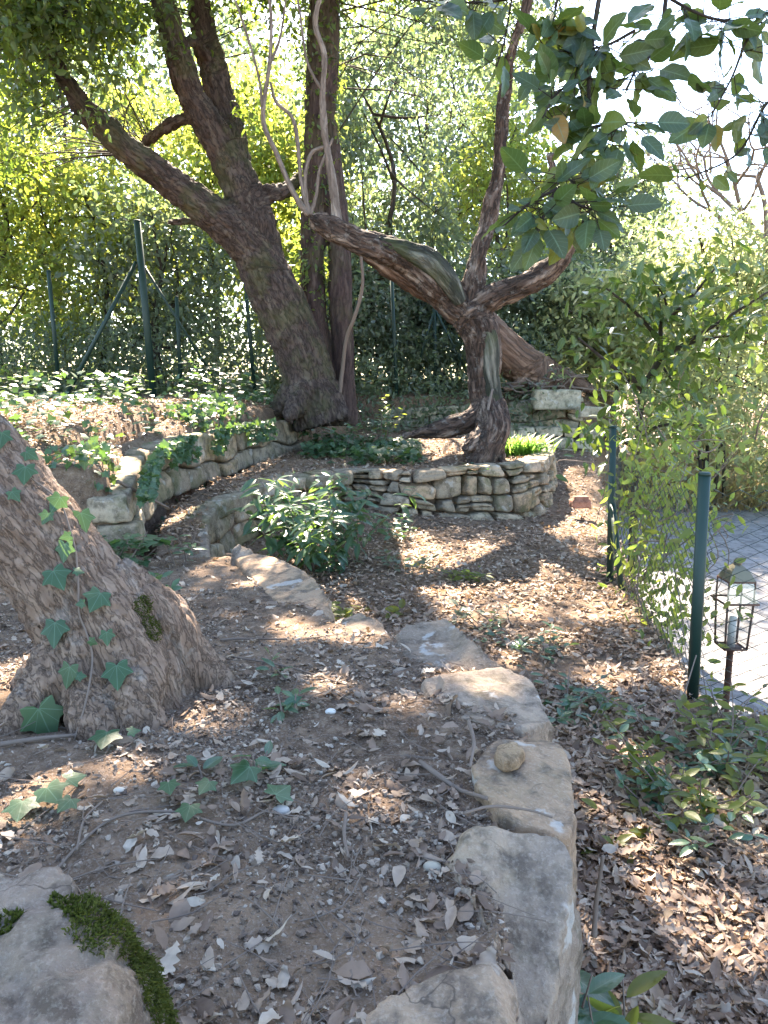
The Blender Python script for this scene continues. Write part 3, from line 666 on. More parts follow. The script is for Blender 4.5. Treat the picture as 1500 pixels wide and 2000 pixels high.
for r in roots:
    r = np.array(r); tube(mb, r[:, :3], r[:, 3], 16, 16, .1, 5)
ft_tr = bark_skin(mb, .0065, [main], M['front_bark'], 'trunk', ft, .013, .024, .26, 3, 31, .022)
FTV = mesh_arrays(ft_tr.data)[0]+np.array(ft_base); FTN = mesh_arrays(ft_tr.data)[2]
ms = MB(); rg = np.random.default_rng(9)
mc = np.array([P(285, 1190, 1.72), P(300, 1215, 1.72), P(292, 1170, 1.74), P(305, 1235, 1.7)])
def on_trunk(px, py):                   # the bark point the picture's ray meets first
    d = ray(px, py); d = d/np.linalg.norm(d); o = np.array([0, 0, CAMZ]); rel = FTV-o; t = rel@d
    off = np.linalg.norm(rel-t[:, None]*d, axis=1); ok = np.where(off < .012)[0]
    if len(ok) == 0: return None
    k = ok[np.argmin(t[ok])]; return FTV[k], FTN[k]
sel = []
for a, b in [(285, 1190), (300, 1215), (290, 1172), (305, 1235), (275, 1180), (312, 1222)]:
    r = on_trunk(a, b)
    if r: sel.append(r[0])
sel = np.array(sel); dd = np.linalg.norm(FTV[:, None]-sel[None], axis=-1).min(1); k = np.where(dd < .022)[0]; k = k[rg.integers(0, len(k), 1800)]
scatter(ms, L_SIMPLE, FTV[k]+rg.normal(size=(1800, 3))*.003, FTN[k]*.7+rg.normal(size=(1800, 3))*.6, rg.normal(size=(1800, 3)), rg.uniform(.003, .008, 1800), .8)
ms.build('moss', M['moss'], ft)
mb = MB(); crown_leaves(mb, [(-3.0, 2.8, 4.4, 1.5, 1.4, .9), (-1.6, 3.2, 4.6, 1.2, 1.2, .6)], 260, 40, .06, .22, np.random.default_rng(12))
mb.build('crown', M['oak_leaf'], ft)
iv = thing('ivy_vine', 'thin ivy vine with lobed green leaves climbing the pale leaning trunk', 'ivy', G(140, 1440, .53))
sp = [(140, 1445), (165, 1360), (172, 1290), (163, 1240), (148, 1200), (146, 1140), (150, 1080), (140, 1030), (118, 975), (60, 930)]
pts = []
for a, b in sp:
    r = on_trunk(a, b); p_ = r[0]+r[1]*.006 if r else G(a, b, .54); pts.append(p_)
mb = MB(); tube(mb, pts, np.full(len(pts), .0026), 6, 60); mb.build('stem', M['twig'], iv)
ivy_pts = [(105, 1135, .058, 2.6), (187, 1168, .056, 3.6), (105, 1237, .060, 3.0), (138, 1308, .050, 3.3), (228, 1310, .058, 3.0), (212, 1237, .032, 3.0), (180, 1242, .02, 2.), (125, 1075, .045, 3.2), (162, 1010, .052, 2.9), (118, 978, .045, 3.6), (52, 920, .05, 3.1), (62, 885, .035, 2.0), (90, 1405, .085, 2.7), (10, 855, .045, 3.2), (150, 1115, .022, 1.2), (135, 1045, .025, 4.4), (168, 1320, .02, 1.4), (85, 1010, .03, 3.6), (160, 1185, .02, 4.6), (30, 960, .03, 2.4)]
for a, b, s_, ang in ivy_pts:
    r = on_trunk(a, b)
    if not r: continue
    p_, n_ = r; n_ = unit(n_*.8+np.array([.05, -.55, .25])+np.random.default_rng(a).normal(size=3)*.22); ref = np.array([math.sin(ang), -.2, math.cos(ang)])
    ref = unit(ref-n_*np.dot(ref, n_)); m = MB(); m_p = p_+n_*.018-ref*s_*.3
    scatter(m, L_IVY, m_p[None], ref[None], n_[None], s_)
    m.build('leaf', M['ivy_leaf'], iv)
# ivy runner on the soil
ir = thing('ivy_runner', 'ivy runner with small lobed leaves creeping over the dark soil', 'ivy', G(300, 1570, .53))
mb = MB(); rp = [G(*q, .54) for q in [(60, 1740), (150, 1640), (230, 1590), (340, 1570), (450, 1600), (520, 1570), (560, 1580)]]
for q in rp: q[2] = H(q[0], q[1])+.008
tube(mb, rp, [.0025]*len(rp), 6, 40); rp2 = [G(*q, .54) for q in [(150, 1660), (165, 1600), (200, 1565)]]; tube(mb, rp2, [.002]*3, 5, 12); mb.build('stem', M['twig'], ir)
for a, b, s_, ang in [(40, 1572, .052, 2.9), (100, 1545, .055, 2.4), (145, 1520, .035, .8), (130, 1575, .035, 3.4), (205, 1435, .058, 3.0), (330, 1538, .035, 2.8), (402, 1535, .036, 3.4), (368, 1575, .04, 3.1), (260, 1425, .025, 1.), (475, 1500, .055, 3.6), (548, 1535, .05, .4)]:
    c = G(a, b, .55); c[2] = H(c[0], c[1])+.03; m = MB(); al = np.array([math.sin(ang), math.cos(ang)*.9, -.12]); scatter(m, L_IVY, (c-unit(al)*s_*.35)[None], al[None], np.array([[.1, -.45, .9]]), s_); m.build('leaf', M['ivy_leaf'], ir)
# ------------------------------------------------------------------ the holm oak
D0 = 8.6
oak_base = P(610, 790, D0); oak_base[2] -= .1
oak = thing('holm_oak', 'big dark holm oak leaning left with spreading mossy limbs', 'tree', oak_base)
tr = pix_path([(630, 830, D0, 58), (610, 760, D0, 51), (584, 680, D0, 48), (550, 600, D0, 48), (512, 520, D0, 47), (495, 450, D0, 47), (480, 390, D0, 40), (452, 325, D0, 33), (410, 250, D0-.1, 29), (372, 185, D0-.2, 26), (345, 100, D0-.4, 23), (322, 20, D0-.5, 21), (300, -90, D0-.6, 18), (270, -250, D0-.8, 12), (230, -400, D0-1, 5)])
l1 = pix_path([(520, 520, D0, 36), (470, 462, D0-.1, 36), (420, 420, D0-.2, 33), (340, 362, D0-.3, 29), (262, 303, D0-.5, 26), (200, 245, D0-.6, 23), (160, 205, D0-.7, 18), (115, 130, D0-.8, 13), (98, 40, D0-.9, 11), (90, -80, D0-1, 9), (60, -260, D0-1.2, 4)])
l2 = pix_path([(490, 400, D0, 26), (466, 320, D0+.1, 26), (450, 250, D0+.2, 27), (428, 180, D0+.2, 27), (408, 100, D0+.2, 24), (392, 20, D0+.2, 21), (380, -90, D0+.2, 18), (420, -260, D0+.2, 10), (470, -420, D0+.2, 4)])
l3 = pix_path([(372, 230, D0-.1, 11), (330, 245, D0, 10), (290, 275, D0+.3, 9), (265, 300, D0+.5, 5)])
l4 = pix_path([(485, 420, D0+.1, 14), (440, 405, D0+.3, 10), (400, 430, D0+.6, 9), (350, 432, D0+.8, 7), (325, 437, D0+1, 3)])
l5 = pix_path([(515, 380, D0, 18), (560, 370, D0+.3, 14), (600, 330, D0+.6, 8), (640, 290, D0+.8, 4)])
l6 = pix_path([(340, 110, D0-.4, 8), (375, 80, D0-.2, 9), (410, 120, D0+.1, 9)])
oak_paths = [tr, l1, l2, l3, l4, l5, l6]
mb = MB()
for k, p_ in enumerate(oak_paths):
    a = np.array(p_); tube(mb, a[:, :3], a[:, 3], 18, 50, .12, k)
for dx, dy in ((-.45, .0), (.35, -.25), (-.2, -.4), (.1, .4)):
    tube(mb, [oak_base+np.array([0, 0, .45]), oak_base+np.array([dx*.6, dy*.6, .15]), oak_base+np.array([dx*1.2, dy*1.2, -.05])], [.22, .16, .06], 12, 12)
bark_skin(mb, .02, oak_paths, M['oak_bark'], 'trunk', oak, .028, .055, .35, 3, 17, .02, 'plates')
nodes = np.vstack([catmull(np.array(p_)[:, :3], 40) for p_ in oak_paths])
tw = MB(); mb = MB(); rg = np.random.default_rng(33)
blobs = [(-3.4, 8.0, 6.6, 2.6, 2.2, 1.5), (-1.2, 9.0, 7.2, 2.8, 2.4, 1.6), (-2.2, 7.2, 5.9, 1.6, 1.3, .7), (-3.9, 7.6, 4.9, 1.1, 1.0, .5), (.8, 8.8, 7.0, 2.2, 2.2, 1.3), (-1.0, 6.6, 6.2, 2.2, 1.5, .9), (-4.8, 9.2, 5.6, 1.3, 1.2, .8)]
crown_leaves(mb, blobs, 2900, 42, .075, .24, rg, twigs=tw, nodes=nodes)
spec = []
for a, b, d, sx, n_ in [(60, 70, 7.4, .5, 7), (200, 60, 7.6, .5, 8), (130, 160, 7.2, .4, 6), (250, 160, 7.6, .4, 8), (60, 200, 7.5, .4, 7), (280, 60, 7.6, .4, 7), (220, 200, 7.4, .3, 5), (30, 330, 8.0, .4, 6), (330, 130, 8.0, .25, 4), (470, 200, 8.3, .18, 3), (350, 30, 8, .3, 3), (470, 20, 8.6, .3, 4), (550, 60, 8.6, .3, 4), (140, 20, 7.2, .5, 7), (20, 20, 7, .5, 7)]:
    c = P(a, b, d+(1.3 if a < 290 else 0)); spec.append((c[0], c[1], c[2], sx, sx*.7, sx*.8))
crown_leaves(mb, spec, 165, 28, .085, .16, rg, twigs=tw, nodes=nodes, droop=.25)
spec = []
for a, b, d, sx in [(150, 90, 7.5, .3), (60, 60, 7.3, .35), (250, 70, 7.6, .3), (185, 215, 7.5, .22), (425, 175, 8.1, .14), (335, 40, 7.8, .2), (470, 235, 8.1, .14), (235, 165, 7.6, .22), (60, 180, 7.4, .3), (90, 10, 7.3, .4), (20, 120, 7.4, .3), (290, 190, 7.7, .16), (345, 160, 7.8, .14), (420, 60, 8.1, .12), (30, 290, 7.9, .25), (115, 260, 7.7, .2), (520, 30, 8.2, .2), (210, 20, 7.5, .3)]:
    c = P(a, b, d); spec.append((c[0], c[1], c[2], sx, sx*.6, sx*.7))
crown_leaves(mb, spec, 125, 17, .095, .12, rg, twigs=tw, nodes=nodes, droop=.5)
mb.build('crown', M['oak_leaf'], oak); tw.build('twigs', M['dark_bark'], oak)
# twin trunk tree with ivy
tb_ = P(655, 795, 9.0); twn = thing('twin_trunk_tree', 'straight tree of two fused dark trunks standing against the oak', 'tree', tb_)
ta = pix_path([(640, 830, 9, 36), (628, 720, 9, 25), (613, 600, 9, 23), (610, 480, 9, 22), (618, 330, 9, 25), (628, 180, 9, 28), (632, 60, 9, 28), (636, -80, 9, 26), (640, -260, 9, 20), (640, -420, 9, 8)])
tb2 = pix_path([(670, 830, 9, 30), (671, 720, 9, 21), (666, 600, 9, 22), (662, 480, 9, 21), (652, 360, 9, 20), (640, 240, 9, 16)])
mb = MB()
for k, p_ in enumerate((ta, tb2)): a = np.array(p_); tube(mb, a[:, :3], a[:, 3], 16, 40, .08, 8+k)
bark_skin(mb, .018, [ta, tb2], M['twin_bark'], 'trunk', twn, .014, .05, .2, 3, 41, .01)
nodes = catmull(np.array(ta)[:, :3], 40)
mb = MB(); tw = MB(); rg = np.random.default_rng(44)
crown_leaves(mb, [(.3, 9.6, 7.4, 2.0, 1.8, 1.4), (-.6, 9.4, 5.6, .9, .8, .7), (.9, 9.8, 5.0, 1.0, .8, .9), (1.2, 9.0, 6.2, 1.6, 1.6, 1.0)], 420, 40, .065, .22, rg, twigs=tw, nodes=nodes)
mb.build('crown', M['grey_leaf'], twn); tw.build('twigs', M['dark_bark'], twn)
mb = MB(); q = nodes[rg.integers(9, 34, 1500)]; th = rg.uniform(0, 2*PI, 1500); o_ = np.column_stack([np.cos(th), np.sin(th), th*0])
pp = q+o_*rg.uniform(.13, .26, 1500)[:, None]+np.column_stack([th*0, th*0, rg.uniform(-.25, .25, 1500)])
scatter(mb, L_SIMPLE, pp, o_*.5+rg.normal(size=pp.shape)*.5+np.array([0, 0, -.5]), o_+rg.normal(size=pp.shape)*.4, rg.uniform(.05, .09, 1500)); mb.build('ivy_growth', M['dark_leaf'], twn)
# ------------------------------------------------------------------ the gnarled tree
D1 = 7.65
gb = P(945, 900, D1); gn = thing('gnarled_tree', 'twisted red brown tree with exposed roots forking on the round stone terrace', 'tree', gb)
gt = pix_path([(942, 925, D1, 40), (948, 870, D1, 36), (955, 815, D1, 30), (946, 760, D1, 25), (945, 700, D1, 29), (940, 645, D1, 36), (915, 605, D1, 36)])
gl = pix_path([(918, 612, D1, 30), (882, 585, D1, 33), (845, 545, D1-.1, 32), (800, 510, D1-.1, 28), (745, 485, D1-.2, 24), (695, 470, D1-.2, 23), (655, 452, D1-.2, 23), (618, 432, D1-.2, 17), (606, 424, D1-.2, 8)])
gu = pix_path([(660, 455, D1-.2, 18), (655, 400, D1-.2, 13), (646, 330, D1-.2, 11), (634, 255, D1-.2, 9), (630, 180, D1-.2, 8), (634, 110, D1-.2, 8), (616, 50, D1-.2, 7), (622, 5, D1-.2, 6), (650, -60, D1-.2, 5)])
gm = pix_path([(918, 605, D1, 24), (926, 550, D1, 20), (936, 490, D1, 16), (955, 420, D1+.1, 15), (972, 350, D1+.1, 13), (978, 270, D1+.1, 11), (985, 180, D1+.1, 11), (1000, 95, D1, 10), (1025, 30, D1, 9), (1045, -50, D1, 7)])
gr = pix_path([(915, 612, D1, 25), (965, 580, D1-.1, 23), (1025, 554, D1-.2, 21), (1078, 522, D1-.3, 21), (1108, 482, D1-.4, 19), (1112, 445, D1-.5, 20), (1096, 405, D1-.6, 15), (1082, 350, D1-.7, 10), (1075, 300, D1-.8, 6)])
r1 = pix_path([(955, 790, D1, 22), (915, 822, D1-.1, 21), (868, 836, D1-.15, 18), (825, 846, D1-.1, 11), (785, 852, D1, 5)])
r2 = pix_path([(958, 790, D1-.05, 28), (962, 830, D1-.25, 30), (950, 870, D1-.35, 28), (940, 905, D1-.4, 24), (938, 935, D1-.4, 18)])
r3 = pix_path([(950, 845, D1-.2, 22), (925, 865, D1-.4, 16), (905, 880, D1-.45, 6)])
gp = [gt, gl, gm, gr, r1, r2, r3]
mb = MB()
for k, p_ in enumerate(gp): a = np.array(p_); tube(mb, a[:, :3], a[:, 3], 16, 44, .22, 60+k)
bark_skin(mb, .013, gp, M['gnarled_bark'], 'trunk', gn, .022, .055, .3, 2, 71, .035)
m = MB(); gu = [q[:3]+[q[3]*.72] for q in gu]; a = np.array(gu); tube(m, a[:, :3], a[:, 3], 12, 50, .2, 66); bark_skin(m, .009, [gu], M['pale_bark'], 'pale_stem', gn, .008, .04, .2, 2, 73, .01)
# bare dead strips laid along the limbs
def strip(name, lst, mat, parent):
    a = np.array(pix_path(lst)); m = MB(); tube(m, a[:, :3], a[:, 3], 14, 40, .15, 3)
    return bark_skin(m, .012, [a], mat, name, parent, .012, .04, .1, 2, 5, .012)
strip('dead_strip', [(900, 590, D1-.14, 12), (875, 550, D1-.2, 20), (840, 512, D1-.24, 22), (790, 488, D1-.24, 17), (735, 474, D1-.26, 12), (715, 468, D1-.26, 6)], M['dead_wood'], gn)
strip('dead_strip', [(940, 618, D1-.1, 13), (956, 670, D1-.1, 17), (960, 730, D1-.1, 15), (966, 780, D1-.12, 16), (972, 830, D1-.2, 14)], M['dead_wood'], gn)
mb = MB(); tube(mb, [P(962, 760, D1-.25), P(955, 790, D1-.3), P(948, 840, D1-.35)], [.012, .016, .012], 6, 14); mb.build('peeled_root', M['pale_bark'], gn)
mb = MB()
for lst in [[(604, 420, 10), (575, 380, 7), (540, 300, 6), (514, 232, 6), (526, 130, 5), (530, 40, 4), (520, -40, 3)], [(604, 420, 8), (588, 350, 5), (575, 240, 5), (540, 200, 4), (528, 160, 3)], [(600, 415, 7), (596, 350, 5), (608, 300, 5), (640, 285, 4)], [(514, 232, 4), (505, 150, 3), (470, 30, 3), (440, -40, 2)],
            [(606, 420, 6), (618, 380, 4), (625, 330, 4), (650, 270, 3)], [(526, 130, 4), (548, 70, 3), (560, -20, 2)], [(630, 180, 4), (600, 120, 3), (585, 20, 3), (575, -40, 2)]]:
    a = np.array(pix_path([(x, y, D1-.2, r*.75) for x, y, r in lst])); tube(mb, a[:, :3], a[:, 3], 7, 30, .1, 3)
mb.build('bare_shoots', M['pale_bark'], gn)
gm2 = MB(); nd = catmull(np.array(gm)[:, :3], 30); tw = MB(); rg = np.random.default_rng(8)
bl = []
for a, b, d, s_ in [(985, 150, 7.8, .2), (1060, 90, 7.6, .3), (940, 60, 7.8, .25), (1050, 220, 7.4, .25), (900, 20, 7.8, .3)]:
    c = P(a, b, d); bl.append((c[0], c[1], c[2], s_, s_, s_))
crown_leaves(gm2, bl, 14, 26, .055, .15, rg, twigs=tw, nodes=nd); gm2.build('crown', M['lime_leaf'], gn); tw.build('twigs', M['dark_bark'], gn)
# the leaning dead trunk behind it
fb = P(1085, 750, 11.2); fl = thing('leaning_dead_trunk', 'thick reddish leaning trunk with torn roots behind the gnarled tree', 'fallen trunk', fb)
fp = pix_path([(1110, 765, 11.2, 26), (1070, 742, 11.2, 34), (1020, 714, 11, 36), (970, 670, 10.7, 35), (915, 610, 10.3, 30), (860, 570, 9.9, 30), (800, 535, 9.5, 26), (740, 505, 9.2, 20), (700, 488, 9.0, 10)])
f2 = pix_path([(1040, 730, 11, 18), (1010, 752, 10.8, 8), (985, 760, 10.7, 3)]); f3 = pix_path([(1080, 745, 11.2, 18), (1120, 745, 11, 12), (1160, 765, 10.9, 4)])
f4 = pix_path([(1060, 735, 11, 18), (1060, 770, 10.9, 8), (1075, 785, 10.85, 3)])
mb = MB()
for k, p_ in enumerate((fp, f2, f3, f4)): a = np.array(p_); tube(mb, a[:, :3], a[:, 3], 16, 36, .2, 80+k)
bark_skin(mb, .02, [fp, f2, f3, f4], M['fallen_bark'], 'trunk', fl, .03, .08, .12, 2, 91, .03)
mb = MB(); rg = np.random.default_rng(4)
for k in range(26):
    a = P(rg.uniform(985, 1120), rg.uniform(725, 760), rg.uniform(10.5, 10.9)); b = a+rg.normal(size=3)*np.array([.5, .2, .14]); c = (a+b)/2+rg.normal(size=3)*.1
    tube(mb, [a, c, b], [.014, .009, .003], 5, 8, cap=False)
mb.build('torn_roots', M['pale_bark'], fl)
mb = MB(); a = np.array(pix_path([(704, 490, 8.4, 3), (708, 560, 8.4, 3), (692, 620, 8.4, 3.5), (677, 660, 8.5, 3.5), (669, 720, 8.6, 4), (660, 790, 8.6, 5)])); tube(mb, a[:, :3], a[:, 3], 8, 40, .15, 3)
tag(mb.build('vine_stem', M['twig'], None, a[-1, :3]), 'thin crooked brown stem climbing beside the twin trunks', 'vine')
# ------------------------------------------------------------------ fences
def post(mb, a, b, r): tube(mb, [a, b], [r, r], 12); tube(mb, [np.asarray(b), np.asarray(b)+np.array([0, 0, .012])], [r*1.12, r*.9], 12)
def chain_link(mb, a, b, h, pitch, wr, lean=0):
    a = np.asarray(a, float); b = np.asarray(b, float); L = np.linalg.norm((b-a)[:2]); t = (b-a)/L; nrm = np.array([-t[1], t[0], 0])
    nz = int(h/(pitch*.5)); zz = np.arange(nz+1)*pitch*.5; n = int(L/pitch)
    for k in range(n):
        off = ((np.arange(nz+1)+k) % 2)*pitch; xs = k*pitch+off
        p_ = a+t*xs[:, None]*1.0+nrm*(((np.arange(nz+1)+k) % 2)*2-1)[:, None]*wr*.6; p_[:, 2] += zz
        tube(mb, p_, np.full(nz+1, wr), 3, cap=False)
def back_fence():
    f = thing('chain_link_fence', 'tall green chain link fence with braced posts behind the oak', 'fence', P(285, 770, 9.6))
    tops = [((-40, 520), (-25, 735), 10.2), ((95, 530), (113, 730), 10.0), ((268, 432), (300, 770), 9.6), ((345, 580), (352, 735), 10.2), ((477, 530), (497, 745), 10.4), ((765, 545), (776, 775), 10.9), ((848, 600), (853, 765), 11.4), ((1035, 660), (1035, 760), 12)]
    for (t_, b_, d) in tops:
        m = MB(); post(m, P(b_[0], b_[1], d)-np.array([0, 0, .12]), P(t_[0], t_[1], d), .045 if t_[0] == 268 else .026); m.build('post', M['green_metal'], f)
    for (a_, b_, d, d2) in [((266, 512), (132, 750), 9.6, 9.2), ((278, 515), (420, 728), 9.6, 10.0), ((846, 612), (820, 690), 11.4, 11.2), ((850, 605), (905, 700), 11.4, 11.2)]:
        m = MB(); tube(m, [P(a_[0], a_[1], d), P(b_[0], b_[1], d2)-np.array([0, 0, .1])], [.026 if a_[0] < 270 else .016]*2, 10); m.build('strut', M['green_metal'], f)
    m = MB(); base = [P(b_[0], b_[1]-15, d) for (_, b_, d) in tops]
    for k in range(len(base)-1): chain_link(m, base[k], base[k+1], 1.45, .065, .0016)
    m.build('wire_mesh', M['wire'], f)
back_fence()
rf = thing('wire_fence', 'low green chain link fence on thick posts edging the leafy path', 'fence', G(1355, 1370, 0))
pB0 = G(1353, 1372, -.02); pB1 = P(1376, 928, pB0[1]); pA0 = P(1192, 1150, 4.75); pA1 = P(1197, 835, 4.75); sA0 = P(1216, 1168, 4.45); sA1 = P(1196, 985, 4.72)
pC0 = np.array([3.0, 2.68, -.04]); pC1 = pC0+np.array([0, 0, .95])
for a, b in ((pA0, pA1), (pB0, pB1), (pC0, pC1)):
    m = MB(); post(m, a-np.array([0, 0, .1]), b, .0235); m.build('post', M['green_metal'], rf)
m = MB(); tube(m, [sA0, sA1], [.02, .02], 10); m.build('strut', M['green_metal'], rf)
m = MB(); off = np.array([.03, 0, .0])
chain_link(m, pB0+np.array([.02, .01, 0]), pC0, .9, .05, .0026); chain_link(m, pB0+off, pA0+off, .86, .05, .0018); pD = np.array([2.5, 8.3, .1]); chain_link(m, pA0+off, pD, .9, .055, .0014)
m.build('wire_mesh', M['wire'], rf)
# ------------------------------------------------------------------ lantern in the yard below
lc = P(1428, 1250, 3.9); lt = thing('lantern', 'old brass lantern with glass sides standing behind the wire fence', 'lantern', (lc[0], lc[1], -.58))
LX, LY, LZ = lc; s_ = 3.9/FPX
def frustum(mb, z0, z1, w0, w1):
    v = np.array([[sx*w0, sy*w0, z0] for sx, sy in ((-1, -1), (1, -1), (1, 1), (-1, 1))]+[[sx*w1, sy*w1, z1] for sx, sy in ((-1, -1), (1, -1), (1, 1), (-1, 1))])+np.array([LX, LY, 0])
    mb.add(v, [np.array([[0, 1, 5, 4], [1, 2, 6, 5], [2, 3, 7, 6], [3, 0, 4, 7], [4, 5, 6, 7], [3, 2, 1, 0]])])
zt = P(1428, 1095, 3.9)[2]; ze = P(1428, 1130, 3.9)[2]; zr = P(1428, 1152, 3.9)[2]; zs = P(1428, 1172, 3.9)[2]; zb = P(1428, 1262, 3.9)[2]
m = MB(); frustum(m, ze, ze+.05, .072, .048); frustum(m, ze+.05, zt-.02, .048, .016); m.build('roof', M['old_brass'], lt, smooth=False)
m = MB(); tube(m, [(LX, LY, zt-.025), (LX, LY, zt-.005), (LX, LY, zt+.012), (LX, LY, zt+.02)], [.02, .022, .014, .002], 12); m.build('finial', M['old_brass'], lt)
m = MB()
cor = ((-1, -1), (1, -1), (1, 1), (-1, 1))
for k in range(4):
    a, b = cor[k], cor[(k+1) % 4]
    for (z0, w0) in ((ze-.004, .07), (zs, .09), (zb, .06)): tube(m, [(LX+a[0]*w0, LY+a[1]*w0, z0), (LX+b[0]*w0, LY+b[1]*w0, z0)], [.006, .006], 6)
    tube(m, [(LX+a[0]*.07, LY+a[1]*.07, ze), (LX+a[0]*.07, LY+a[1]*.07, zs)], [.005]*2, 6); tube(m, [(LX+a[0]*.07, LY+a[1]*.07, zs), (LX+a[0]*.06, LY+a[1]*.06, zb)], [.006]*2, 6)
m.build('frame', M['rust_iron'], lt)
m = MB()
for k in range(4):
    a, b = cor[k], cor[(k+1) % 4]
    for z0, w0, z1, w1 in ((ze-.008, .068, zs+.006, .087), (zs-.006, .087, zb+.006, .058)):
        m.add(np.array([[LX+a[0]*w0, LY+a[1]*w0, z0], [LX+b[0]*w0, LY+b[1]*w0, z0], [LX+b[0]*w1, LY+b[1]*w1, z1], [LX+a[0]*w1, LY+a[1]*w1, z1]]), [np.array([[0, 1, 2, 3]])])
m.build('glass', M['lantern_glass'], lt, smooth=False)
m = MB(); tube(m, [(LX, LY, zb), (LX, LY, zb+.17)], [.022, .02], 12); m.build('lamp_tube', M['lamp_white'], lt)
m = MB(); tube(m, [(LX, LY, -.6), (LX, LY, -.5), (LX, LY, zb-.03), (LX, LY, zb)], [.05, .018, .018, .06], 12); m.build('stand', M['rust_iron'], lt)
# ------------------------------------------------------------------ background trees and shrubs
def bg_tree(name, label, cat, px, d, ytop, wpx, leafm, n, per, size, group=None, seed=0, barkm='dark_bark', ybase=None, spread=.24, blobs=None, low=.25, trunk_r=.07, tpl=L_SIMPLE, shell=.5, gaps=True, stems=1):
    rg = np.random.default_rng(seed+100)
    c = P(px, 745, d); z0 = float(height(np.array([c[0]]), np.array([d]))[0]); zt = P(px, ytop, d)[2]; wr = wpx*d/FPX/2; h = zt-z0
    root = thing(name, label, cat, (c[0], d, z0), group)
    if blobs is None:
        blobs = []
        nb = 8
        for k in range(nb):
            f = low+(1-low)*(k+.5)/nb; th = k*2.4+seed; rr = wr*(.6 if k < nb-1 else .2)
            blobs.append((c[0]+math.cos(th)*rr, d+math.sin(th)*rr*.6, z0+h*f-.1*h*(k == nb-1), wr*.62, wr*.55, h*.17))
    mb = MB(); nodes = []
    for s in range(stems):
        bx = c[0]+rg.normal()*.12*(stems > 1)
        pts = np.array([[bx, d, z0-.1], [bx+rg.normal()*.08*h/3, d, z0+h*.3], [c[0]+rg.normal()*.15*h/3, d+rg.normal()*.1, z0+h*.62], [c[0]+rg.normal()*.1*h, d, z0+h*.92]])
        tube(mb, pts, [trunk_r, trunk_r*.75, trunk_r*.5, .01], 9, 30, .15, seed+s); nodes.append(catmull(pts, 30)[6:])
    for b in blobs:
        q = nodes[0][rg.integers(0, 20)]; e = np.array(b[:3]); mid = (q+e)/2+rg.normal(size=3)*.15
        tube(mb, [q, mid, e], [trunk_r*.4, trunk_r*.28, .006], 6, 14, .1, seed); nodes.append(catmull([q, mid, e], 10))
    nodes = np.vstack(nodes)
    lv = MB(); crown_leaves(lv, blobs, n, int(per*.8), size*1.5, spread, rg, tpl=tpl, twigs=mb, nodes=nodes, shell=shell, gaps=gaps)
    mb.build('trunk', M[barkm], root); lv.build('crown', M[leafm], root)
    return root
GB = 'trees and tall shrubs beyond the back fence'
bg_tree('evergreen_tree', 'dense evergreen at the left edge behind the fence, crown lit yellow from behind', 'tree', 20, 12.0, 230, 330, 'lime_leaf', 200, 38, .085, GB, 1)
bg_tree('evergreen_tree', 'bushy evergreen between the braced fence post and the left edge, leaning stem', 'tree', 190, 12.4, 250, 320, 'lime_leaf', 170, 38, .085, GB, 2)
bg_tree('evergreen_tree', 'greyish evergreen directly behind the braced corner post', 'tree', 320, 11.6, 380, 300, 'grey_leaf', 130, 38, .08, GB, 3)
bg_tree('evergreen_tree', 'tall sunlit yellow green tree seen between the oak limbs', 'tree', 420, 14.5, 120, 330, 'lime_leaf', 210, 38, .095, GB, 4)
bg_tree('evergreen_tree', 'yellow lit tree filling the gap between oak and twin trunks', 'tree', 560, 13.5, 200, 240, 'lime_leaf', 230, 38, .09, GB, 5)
bg_tree('evergreen_shrub', 'bluish green shrub behind the fence just right of the twin trunks', 'shrub', 720, 12.2, 470, 260, 'grey_leaf', 260, 38, .075, GB, 6, stems=4, trunk_r=.03)
bg_tree('olive_tree', 'tall drooping silver green tree between the twin trunks and the upright branch', 'tree', 770, 13.2, 40, 330, 'grey_leaf', 430, 40, .085, GB, 7)
bg_tree('evergreen_shrub', 'shaded grey green shrub behind the fence, under the bent limb', 'shrub', 850, 12.6, 520, 220, 'grey_leaf', 190, 38, .08, GB, 8, stems=4, trunk_r=.03)
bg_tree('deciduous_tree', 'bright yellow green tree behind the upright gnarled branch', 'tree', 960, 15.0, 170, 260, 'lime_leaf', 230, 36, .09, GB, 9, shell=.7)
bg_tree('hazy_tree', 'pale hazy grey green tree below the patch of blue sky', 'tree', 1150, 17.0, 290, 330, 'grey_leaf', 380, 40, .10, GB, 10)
bg_tree('evergreen_shrub', 'green shrub behind the leaning dead trunk', 'shrub', 1040, 13.0, 500, 260, 'grey_leaf', 240, 38, .08, GB, 11, stems=3, trunk_r=.03)
GR = 'sunlit shrubs beyond the yard'
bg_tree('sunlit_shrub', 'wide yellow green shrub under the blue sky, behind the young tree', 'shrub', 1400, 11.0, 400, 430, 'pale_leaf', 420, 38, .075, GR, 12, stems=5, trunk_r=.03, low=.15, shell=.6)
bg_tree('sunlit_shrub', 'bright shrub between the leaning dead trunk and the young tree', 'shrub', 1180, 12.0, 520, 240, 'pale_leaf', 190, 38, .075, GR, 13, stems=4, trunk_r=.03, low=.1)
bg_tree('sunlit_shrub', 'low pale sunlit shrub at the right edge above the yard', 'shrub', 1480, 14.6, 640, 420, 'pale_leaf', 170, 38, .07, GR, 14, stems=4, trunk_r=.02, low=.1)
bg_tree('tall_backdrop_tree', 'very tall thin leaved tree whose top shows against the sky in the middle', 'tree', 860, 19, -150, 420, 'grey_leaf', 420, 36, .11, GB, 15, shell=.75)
bg_tree('tall_backdrop_tree', 'very tall dark tree closing the view above the left hedge', 'tree', 130, 18, -100, 480, 'grey_leaf', 210, 36, .11, GB, 16, shell=.75)
